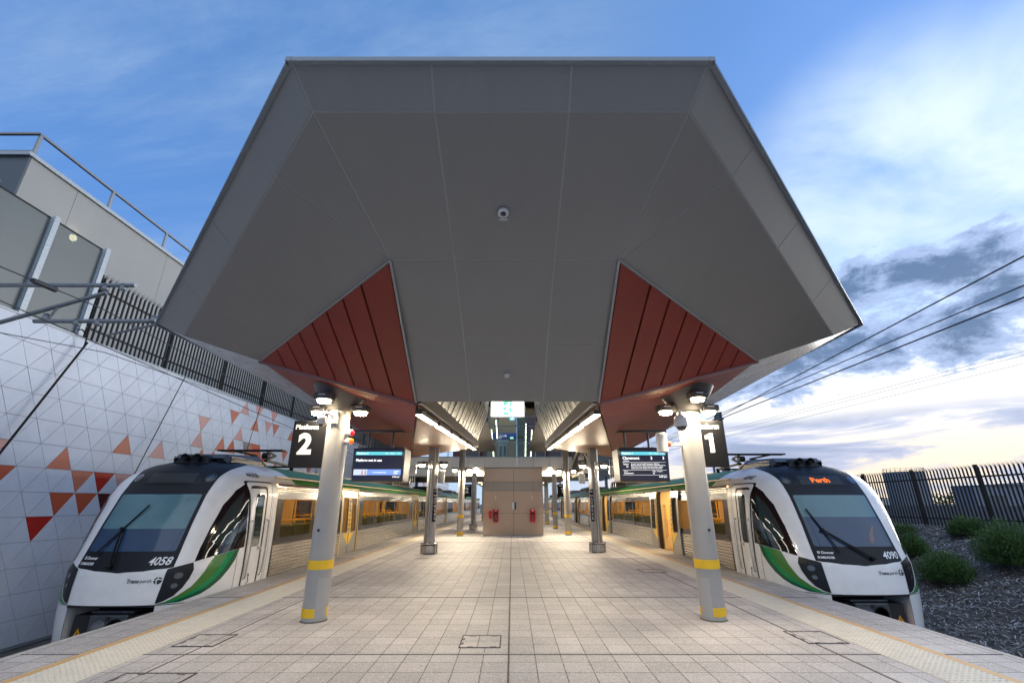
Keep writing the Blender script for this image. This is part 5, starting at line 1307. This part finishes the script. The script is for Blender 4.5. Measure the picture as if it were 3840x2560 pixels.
    # lower skirts and coupler bay
    for sg in (1, -1):
        rows = []
        for z in (-.95, -.7, -.45, -.28, -.16, -.135):
            w = interp(WT, z); row = []
            for i in range(14):
                x = .70 + (w - .70) * math.sin(i / 13 * math.pi / 2); row.append(V(sg * x, min(nose(x, z) + .012, YB), z))
            row.append(V(sg * w, 3.0, z)); rows.append(row)
        mb = mbx(); mb.strip(rows)
        mb.strip([[V(sg * .70, nose(.7, z) + .012, z), V(sg * .70, .75, z)] for z in (-.95, -.135)])
        mb.build('front_skirt', M_WHITE, T, smooth=True)
    mb = mbx(); mb.box(-1.25, 1.25, .75, 2.2, -.95, -.14); mb.box(-.70, .70, .02, .75, -.16, -.135); mb.build('coupler_bay', M_UNDER, T)
    cp = mbx(); cp.obox(V(0, .20, -.50), (.30, 0, 0), (0, .16, 0), (0, 0, .22)); cp.box(-.34, .34, .10, .5, -.27, -.23)
    cpo = cp.build('coupler', M_COUPL, T, bevel=.03)
    mb = mbx(); mb.lathe((e * -.13, .04, -.47), [(.13, 0), (.13, .03), (.05, .14), (.02, .16), (0, .16)], 18, 0, (0, -1, 0)); mb.build('coupler_cone', M_COUPL, cpo, smooth=True)
    mb = mbx(); mb.lathe((e * .13, .04, -.47), [(.135, 0), (.135, .012), (.11, .012), (.10, -.02), (0, -.02)], 18, 0, (0, -1, 0)); mb.build('coupler_cup', M_BLACK, cpo, smooth=True)
    mb = mbx(); mb.lathe((0, .03, -.33), [(.03, 0), (.03, .02), (0, .02)], 10, 0, (0, -1, 0)); mb.build('coupler_pin', M_UNDER, cpo)
    for q_ in (-.49, .49): mb = mbx(); mb.box(q_ - .13, q_ + .13, .14, .4, -.75, -.30); mb.build('coupler_arm', M_UNDER, cpo)
    w_ = e * -.5 if s < 0 else e * .5
    mb = mbx(); mb.poly([V(w_ - .06, .125, -.62), V(w_ + .06, .125, -.62), V(w_, .125, -.50)]); ws_ = mb.build('warning_triangle', mat('warn_yellow', (.75, .38, .01), .5), T)
    mb = mbx(); mb.poly([V(w_ - .008, .122, -.60), V(w_ + .012, .122, -.585), V(w_ + .004, .122, -.57), V(w_ + .012, .122, -.56), V(w_ - .008, .122, -.535), V(w_ - .003, .122, -.56), V(w_ - .014, .122, -.575)]); mb.build('black_bolt_symbol', M_BLACK, ws_)
    if s > 0:
        mb = mbx(); mb.box(e * .5 - .12, e * .5 + .12, .05, .12, -.74, -.66); mb.build('amber_reflector', mat('amber_refl', (.75, .12, .01), .3, emit=(1, .2, .01), es=.3), T)
    mb = mbx()
    for y_ in (.935, 2.02): decal(mb, 'side', [(y_, -.12), (y_ + .009, -.12), (y_ + .009, .64 if y_ < 1 else 2.05), (y_, .64 if y_ < 1 else 2.05)], .004, .04)
    mb.build('panel_seam', M_DARK, T)
    # ---- cab door
    def side_patch(name, m_, y0, y1, z0, z1, off, parent, r=.02, both=False, step=.05):
        for g in ((1, -1) if both else (1,)):
            mb = mbx(); decal(mb, 'side' if g > 0 else 'sidel', rrect(y0, y1, z0, z1, r), off, step); ob = mb.build(name, m_, parent, smooth='all')
        return ob
    fr = side_patch('door_surround', M_RUBBER, 1.12, 1.96, -.11, 2.0, .004, T, .05)
    cd_ = side_patch('cab_door', M_WHITE, 1.15, 1.93, -.08, 1.97, .010, T, .05)
    side_patch('door_seal', M_RUBBER, 1.20, 1.74, -.03, 1.90, .012, cd_, .06)
    side_patch('door_skin', M_WHITE, 1.16, 1.66, -.06, 1.84, .020, cd_, .06)
    side_patch('window_surround', M_BLKGLASS, 1.27, 1.58, .70, 1.74, .024, cd_, .07)
    side_patch('window_glass', mat('cab_side_glass', (0, 0, 0)), 1.31, 1.54, .76, 1.68, .027, cd_, .06)
    for y in (1.20, 1.80):
        mb = mbx(); mb.tube([V(1.44, y, .1), V(1.50, y, .14), V(1.515, y, .6), V(1.50, y, 1.18), V(1.44, y, 1.22)], .014, 8); mb.build('grab_handle', M_STEEL, cd_, smooth=True)
    mb = mbx(); mb.obox(V(1.487, 1.60, .66), (.015, 0, 0), (0, .05, 0), (0, 0, .03)); mb.build('door_handle', M_STEEL, cd_)
    mb = mbx(); mb.tube([V(1.475, 1.36, .16), V(1.485, 1.38, .05), V(1.485, 1.30, .02)], .006, 6); mb.tube([V(1.475, 1.34, .20), V(1.485, 1.36, .16)], .012, 6); mb.build('key_hook', M_DARK, cd_)
    mb = mbx(); mb.box(1.44, 1.475, 1.16, 1.92, -.075, -.005); mb.build('cab_step', mat('step_yellow', (.70, .38, .02), .5), T, bevel=.01)
    mb = mbx()
    vs, fs = text2d(num, .01); 
    sg = 1 if s < 0 else -1
    x0 = min(v[0] for v in vs); x1 = max(v[0] for v in vs)
    mb.add([proj('side', 1.27 + ((v[0] - x0) * .24 / (x1 - x0) if s < 0 else .24 - (v[0] - x0) * .24 / (x1 - x0)) - .0, 2.08 + v[1] * .085 / .7, .008) or CEN for v in vs], fs); mb.build('side_number', M_TEXTK, T)
    # ---- passenger body
    def wave(z0, z1, per, amp):
        n = int(round((z1 - z0) / per)); out = []
        for i in range(n):
            a = z0 + (z1 - z0) * i / n; d = (z1 - z0) / n
            out += [(a, 0), (a + d * .18, amp), (a + d * .5, amp * 1.25), (a + d * .82, amp)]
        return out + [(z1, 0)]
    LOW = wave(-.22, .66, .073, .016); UPP = wave(1.80, 1.99, .047, .010)
    for c in range(ncars):
        c0 = YB + .02 if c == 0 else 24.3 * c + .12; c1 = 24.3 * (c + 1) - .12
        base = 24.3 * c
        dcs = [base + (7.32 if c == 0 else 6.3), base + 18.3]
        near = c == 0
        car = T
        low = mbx(); upp = mbx(); bandm = mbx(); panes = []
        gaps = [(d - .86, d + .86) for d in dcs]
        segs = []; y = c0
        for a, b in gaps: segs.append((y, a)); y = b
        segs.append((y, c1))
        for g in (1, -1):
            ss = segs if g > 0 else [(c0, c1)]
            for (a, b) in ss:
                low.strip([[V(g * (bodyx(z) + dx), a, z), V(g * (bodyx(z) + dx), b, z)] for z, dx in LOW])
                upp.strip([[V(g * (bodyx(z) + dx), a, z), V(g * (bodyx(z) + dx), b, z)] for z, dx in UPP])
            # window band
            for (a, b) in ss:
                bandm.strip([[V(g * (bodyx(z) + .004), a, z), V(g * (bodyx(z) + .004), b, z)] for z in (.66, .80)])
                bandm.strip([[V(g * (bodyx(z) + .004), a, z), V(g * (bodyx(z) + .004), b, z)] for z in (1.64, 1.80)])
                L_ = b - a; blank = .95 if L_ > 6 else .35
                ya, yb = a + (.28 if (near and a < 3) else blank * .55), b - blank * .75
                if L_ < 3: ya, yb = a + .3, b - .3
                n = max(1, int(round((yb - ya) / 1.55)))
                xs_ = [a]
                for i in range(n):
                    w0 = ya + (yb - ya) * i / n; w1 = ya + (yb - ya) * (i + 1) / n - .14
                    bandm.strip([[V(g * (bodyx(z) + .004), xs_[-1], z), V(g * (bodyx(z) + .004), w0, z)] for z in (.80, 1.64)])
                    if g > 0 and near: panes.append((w0, w1))
                    else:
                        upp_ = None
                    pn = mbx(); pn.strip([[V(g * (bodyx(z) - .012), w0, z), V(g * (bodyx(z) - .012), w1, z)] for z in (.80, 1.64)])
                    pn.build('window_pane', M_TRGLASS if g > 0 else MATS['far_pane'], T)
                    xs_.append(w1)
                bandm.strip([[V(g * (bodyx(z) + .004), xs_[-1], z), V(g * (bodyx(z) + .004), b, z)] for z in (.80, 1.64)])
        low.build('lower_fluted_side', M_FLUTE, T, smooth=True); upp.build('upper_fluted_side', M_FLUTE, T, smooth=True)
        bandm.build('window_band', mat('window_band_dark', (0.02, 0.019, 0.018), .22, coat=.4), T, smooth=True)
        # green cove and roof
        cz = [(1.99, .004), (2.04, .0), (2.12, 0), (2.20, 0), (2.26, 0), (2.32, 0), (2.37, 0.0), (2.40, 0.0), (2.43, 0), (2.45, 0), (2.47, 0)]
        gs_ = c0 + (.45 if near else 0)
        mb = mbx()
        for g in (1, -1): mb.strip([[V(g * (bodyx(z) + dx), gs_ + (2.47 - z) * (1.2 if near else 0), z), V(g * (bodyx(z) + dx), c1, z)] for z, dx in cz])
        mb.build('green_cantrail', M_GREEN, T, smooth='all')
        if near:
            for g in (1, -1): mb = mbx(); mb.strip([[V(g * (bodyx(z) + dx), c0 - .02, z), V(g * (bodyx(z) + dx), gs_ + (2.47 - z) * 1.2, z)] for z, dx in cz]); mb.build('white_cantrail', M_WHITE, T, smooth='all')
        mb = mbx(); rz = [2.47, 2.478, 2.485, 2.495]
        mb.strip([[V(bodyx(z), c0, z), V(bodyx(z), c1, z)] for z in rz] + [[V(-bodyx(z), c0, z), V(-bodyx(z), c1, z)] for z in reversed(rz)])
        for i in range(-4, 5): mb.box(i * .2 - .012, i * .2 + .012, c0 + 2.6, c1, interp([(0, 2.5), (.5, 2.46), (.9, 2.37)], abs(i) * .2) - .02, interp([(0, 2.51), (.5, 2.475), (.9, 2.385)], abs(i) * .2))
        mb.build('car_roof', M_ROOF, T, smooth=True)
        for y0_ in ((15.2, 19.6),) if near else ((4.5, 8.5), (15.2, 19.6)):
            mb = mbx(); mb.prism([V(-.85, 0, 2.42), V(.85, 0, 2.42), V(.80, 0, 2.74), V(.7, 0, 2.80), V(-.7, 0, 2.80), V(-.80, 0, 2.74)], V(0, .01, 0)) if 0 else None
            pr_ = [V(-.85, base + y0_[0], 2.40), V(.85, base + y0_[0], 2.40), V(.80, base + y0_[0], 2.72), V(.7, base + y0_[0], 2.80), V(-.7, base + y0_[0], 2.80), V(-.80, base + y0_[0], 2.72)]
            mb.prism(pr_, V(0, y0_[1] - y0_[0], 0)); au = mb.build('roof_air_unit', mat('air_unit_grey', (0.13, 0.125, 0.12), .5), T)
            mb = mbx()
            for i in range(6):
                a = base + y0_[0] + .4 + i * .65; mb.box(.815, .845, a, a + .45, 2.48, 2.68)
            mb.build('vent_grille', M_BLACK, au)
        mb = mbx(); mb.box(-1.30, 1.30, c0 + .1, c1 - .1, -.95, -.24); mb.build('underframe', M_UNDER, T)
        # car ends
        if c > 0 or True:
            mb = mbx(); mb.box(-1.38, 1.38, c1 - .02, c1, -.2, 2.3); 
            if c < ncars - 1: mb.box(-.7, .7, c1, c1 + .24, -.1, 2.2)
            if c > 0: mb.box(-1.38, 1.38, c0, c0 + .02, -.2, 2.3)
            mb.build('car_end', M_UNDER, T)
        # interior
        mb = mbx(); mb.box(-1.36, 1.36, c0, c1 - .05, -.06, -.02); mb.build('floor', mat('train_floor', (.25, .16, .08), .6), T)
        mb = mbx(); mb.box(-1.33, 1.33, c0, c1 - .05, 2.12, 2.15); mb.box(-1.37, -1.33, c0, c1, -.02, .80); mb.box(-1.37, -1.33, c0, c1, 1.64, 2.12)
        for i in range(8):
            a = c0 + (c1 - c0) * (i + .5) / 8; mb.box(-1.37, -1.32, a - .35, a + .35, .80, 1.64)
        mb.build('upper_lining', M_AMBER, T); mb = mbx()
        mb.box(-1.33, -1.32, c0 + .1, c1 - .1, -.02, .78); mb.box(1.33, 1.36, c0, dcs[0] - .9, -.02, .78); mb.box(1.33, 1.36, dcs[0] + .9, dcs[1] - .9, -.02, .78); mb.box(1.33, 1.36, dcs[1] + .9, c1, -.02, .78)
        mb.build('lower_lining', mat('lining_grey_brown', (.26, .21, .15), .6), T); mb = mbx()
        for d in dcs:
            for o_ in (-1.0, 1.0):
                for xa_, xb_ in ((.75, 1.32), (-1.31, -.75)): pm = mbx(); pm.box(xa_, xb_, d + o_ - .02, d + o_ + .02, -.02, 1.75); pm.build('partition_panel', M_AMBER, T)
        if near: mb.box(-1.31, 1.31, 2.24, 2.28, -.02, 2.12); mb.build('cab_bulkhead', M_AMBER, T)
        mb = mbx()
        for x in (-.55, .55): mb.box(x - .07, x + .07, c0 + .3, c1 - .3, 2.09, 2.115)
        mb.build('ceiling_light', M_TRLIGHT, T)
        if near or c == 1:
            poles = [c0 + .8, c0 + 1.9, dcs[0] - 1.1, dcs[0] + 1.1, dcs[1] - 1.1, dcs[1] + 1.1, c0 + 9.3, c0 + 11.5]
            if near:
                for y in poles:
                    mb = mbx()
                    for x in (.72, -.72): mb.cyl((x, y, -.02), (x, y, 2.1), .019, n=8)
                    mb.build('grab_pole', M_POLE, T, smooth=True)
                mb = mbx()
                for x in (.45, -.45):
                    mb.cyl((x, c0 + .4, 1.88), (x, c1 - .4, 1.88), .016, n=8)
                    y = c0 + .6
                    while y < c1 - 1:
                        mb.lathe((x, y, 1.70), [(.055, -.012), (.07, 0), (.055, .012), (.045, 0), (.055, -.012)], 12, 0, (0, 1, 0)); mb.cyl((x, y, 1.76), (x, y, 1.88), .008, n=5); y += .42
                mb.build('strap_rail', M_POLE, T)
        if near:
            first = None
            ysl = [3.1, 3.9, 4.7, 9.3, 10.1, 10.9, 11.7, 13.0, 13.8, 14.6, 15.4, 16.2, 20.0, 20.8, 21.6]
            for x in (.95, -.95):
                for y in ysl:
                    mb = mbx(); mb.box(x - .38, x + .38, y, y + .42, .34, .44); mb.box(x - .38, x + .38, y + .40, y + .50, .42, 1.02); st = mb.build('seat', M_SEAT, T, bevel=.03)
                    mb = mbx(); mb.tube([V(x - .3, y + .45, 1.0), V(x - .28, y + .45, 1.12), V(x + .28, y + .45, 1.12), V(x + .3, y + .45, 1.0)], .016, 6); mb.build('seat_handle', M_POLE, st)
        # doors on the platform side
        for d in dcs:
            op = doors_open
            fm = mbx()
            X_ = lambda z: bodyx(z)
            zs_ = [-.14, .2, .6, 1.0, 1.4, 1.8, 1.97]
            ym = (d - .84, d + .84)
            for y0_ in (ym[0] - .03, ym[1] - .03): 
                fm.strip([[V(X_(z) + .02, y0_, z), V(X_(z) + .02, y0_ + .06, z)] for z in zs_]); fm.strip([[V(X_(z) + .02, y0_, z), V(X_(z) - .10, y0_, z)] for z in zs_]); fm.strip([[V(X_(z) + .02, y0_ + .06, z), V(X_(z) - .10, y0_ + .06, z)] for z in zs_])
            fm.box(1.28, 1.40, ym[0], ym[1], 1.95, 2.02); fm.box(1.30, 1.50, ym[0], ym[1], -.15, -.05)
            fm.build('door_frame', mat('door_frame_yellow', (.62, .40, .03), .4) if not op else M_RUBBER, T)
            for sd_ in (-1, 1):
                y0_ = d - .80 if sd_ < 0 else d + .008; 
                sh = (sd_ * .80, .055) if op else (0, 0)
                lf_ = mbx()
                def LX(z, k=0): return X_(z) + sh[1] + k
                def pane_(ya, yb, za, zb, k=0.0, m_=0, tgt=None):
                    n = max(1, int((zb - za) / .3)); zz = [za + (zb - za) * i / n for i in range(n + 1)]; t_ = tgt or lf_
                    t_.strip([[V(LX(z, k), ya + sh[0], z), V(LX(z, k), yb + sh[0], z)] for z in zz], m_); t_.strip([[V(LX(z, k - .035), ya + sh[0], z), V(LX(z, k - .035), yb + sh[0], z)] for z in zz], m_)
                    for yy in (ya, yb): t_.strip([[V(LX(z, k), yy + sh[0], z), V(LX(z, k - .035), yy + sh[0], z)] for z in zz], m_)
                ya, yb = y0_, y0_ + .79
                pane_(ya, yb, -.12, .66); pane_(ya, yb, 1.72, 1.94); pane_(ya, ya + .17, .66, 1.72); pane_(yb - .17, yb, .66, 1.72)
                lo_ = lf_.build('door_leaf', M_DOOR, T)
                gm = mbx(); gm.strip([[V(LX(z, -.01), ya + .17 + sh[0], z), V(LX(z, -.01), yb - .17 + sh[0], z)] for z in (.66, 1.0, 1.4, 1.72)]); gm.build('door_window', M_TRGLASS, lo_)
                rm = mbx()
                for a_, b_ in ((ya + .165, ya + .18), (yb - .18, yb - .165)): rm.strip([[V(LX(z, .003), a_ + sh[0], z), V(LX(z, .003), b_ + sh[0], z)] for z in (.66, 1.0, 1.4, 1.72)])
                em = yb if sd_ < 0 else ya
                rm.strip([[V(LX(z, .004), em - .012 + sh[0], z), V(LX(z, .004), em + .012 + sh[0], z)] for z in zs_])
                rm.build('rubber_seal', M_RUBBER, lo_)
                if near:
                    # yellow half arrow and chevrons at the meeting edge
                    am = mbx(); dr = -1 if sd_ < 0 else 1; e0 = em + dr * .014 + sh[0]; far_ = em + dr * .52 + sh[0]
                    am.add([V(LX(.62, .004), e0, .62), V(LX(.62, .004), far_, .62), V(LX(.40, .004), e0, .26)], [(0, 1, 2)])
                    am.strip([[V(LX(z, .0045), e0, z), V(LX(z, .0045), e0 + dr * .13, z)] for z in (.62, 1.0, 1.4, 1.74)])
                    for i in range(7):
                        z = .74 + i * .145; am.add([V(LX(z, .006), e0, z - .05), V(LX(z, .006), e0 + dr * .11, z + .02), V(LX(z, .006), e0 + dr * .11, z + .055), V(LX(z, .006), e0, z - .015)], [(0, 1, 2, 3)], 1)
                    am.build('yellow_arrow', [M_YEL, mat('chevron_dark', (.03, .04, .06), .5)], lo_)
            if op:
                mb = mbx(); mb.box(1.34, 1.56, d - .80, d + .80, -.075, -.035); mb.build('door_sill', mat('sill_yellow', (.70, .36, .03), .5), T)
                mb = mbx(); mb.box(.55, 1.30, d + .86, d + .90, -.02, 2.05); mb.build('vestibule_screen', M_CREAM, T)
                mb = mbx(); mb.box(.55, 1.30, d - .90, d - .86, -.02, 2.05); mb.build('vestibule_screen', M_CREAM, T)
                for dy in (.84, -.84): mb = mbx(); mb.tube([V(1.20, d + dy, .4), V(1.15, d + dy - .05 * (1 if dy > 0 else -1), .45), V(1.15, d + dy - .05 * (1 if dy > 0 else -1), 1.45), V(1.20, d + dy, 1.5)], .018, 8); mb.build('yellow_handrail', M_POLE, T, smooth=True)
                l = bpy.data.lights.new('vestibule_light', 'AREA'); l.size = .8; l.energy = 22; l.color = (1, .74, .36); lo = bpy.data.objects.new('vestibule_light', l); COL.objects.link(lo)
                lo.parent = T; lo.location = xf(V(.5, d, 2.05)) - ORG[T.name]
    return T
glass('far_pane', (0.45, 0.45, 0.45), 0.15)
make_train(-1, 9.0, '4058', 'train 4058 with closed doors at platform 2, in front of the tiled wall', ncars=3)
make_train(1, 10.0, '4090', 'train 4090 to Perth with open lit doors at platform 1, beside the mulch bank', dest='Perth', doors_open=True, ncars=3)
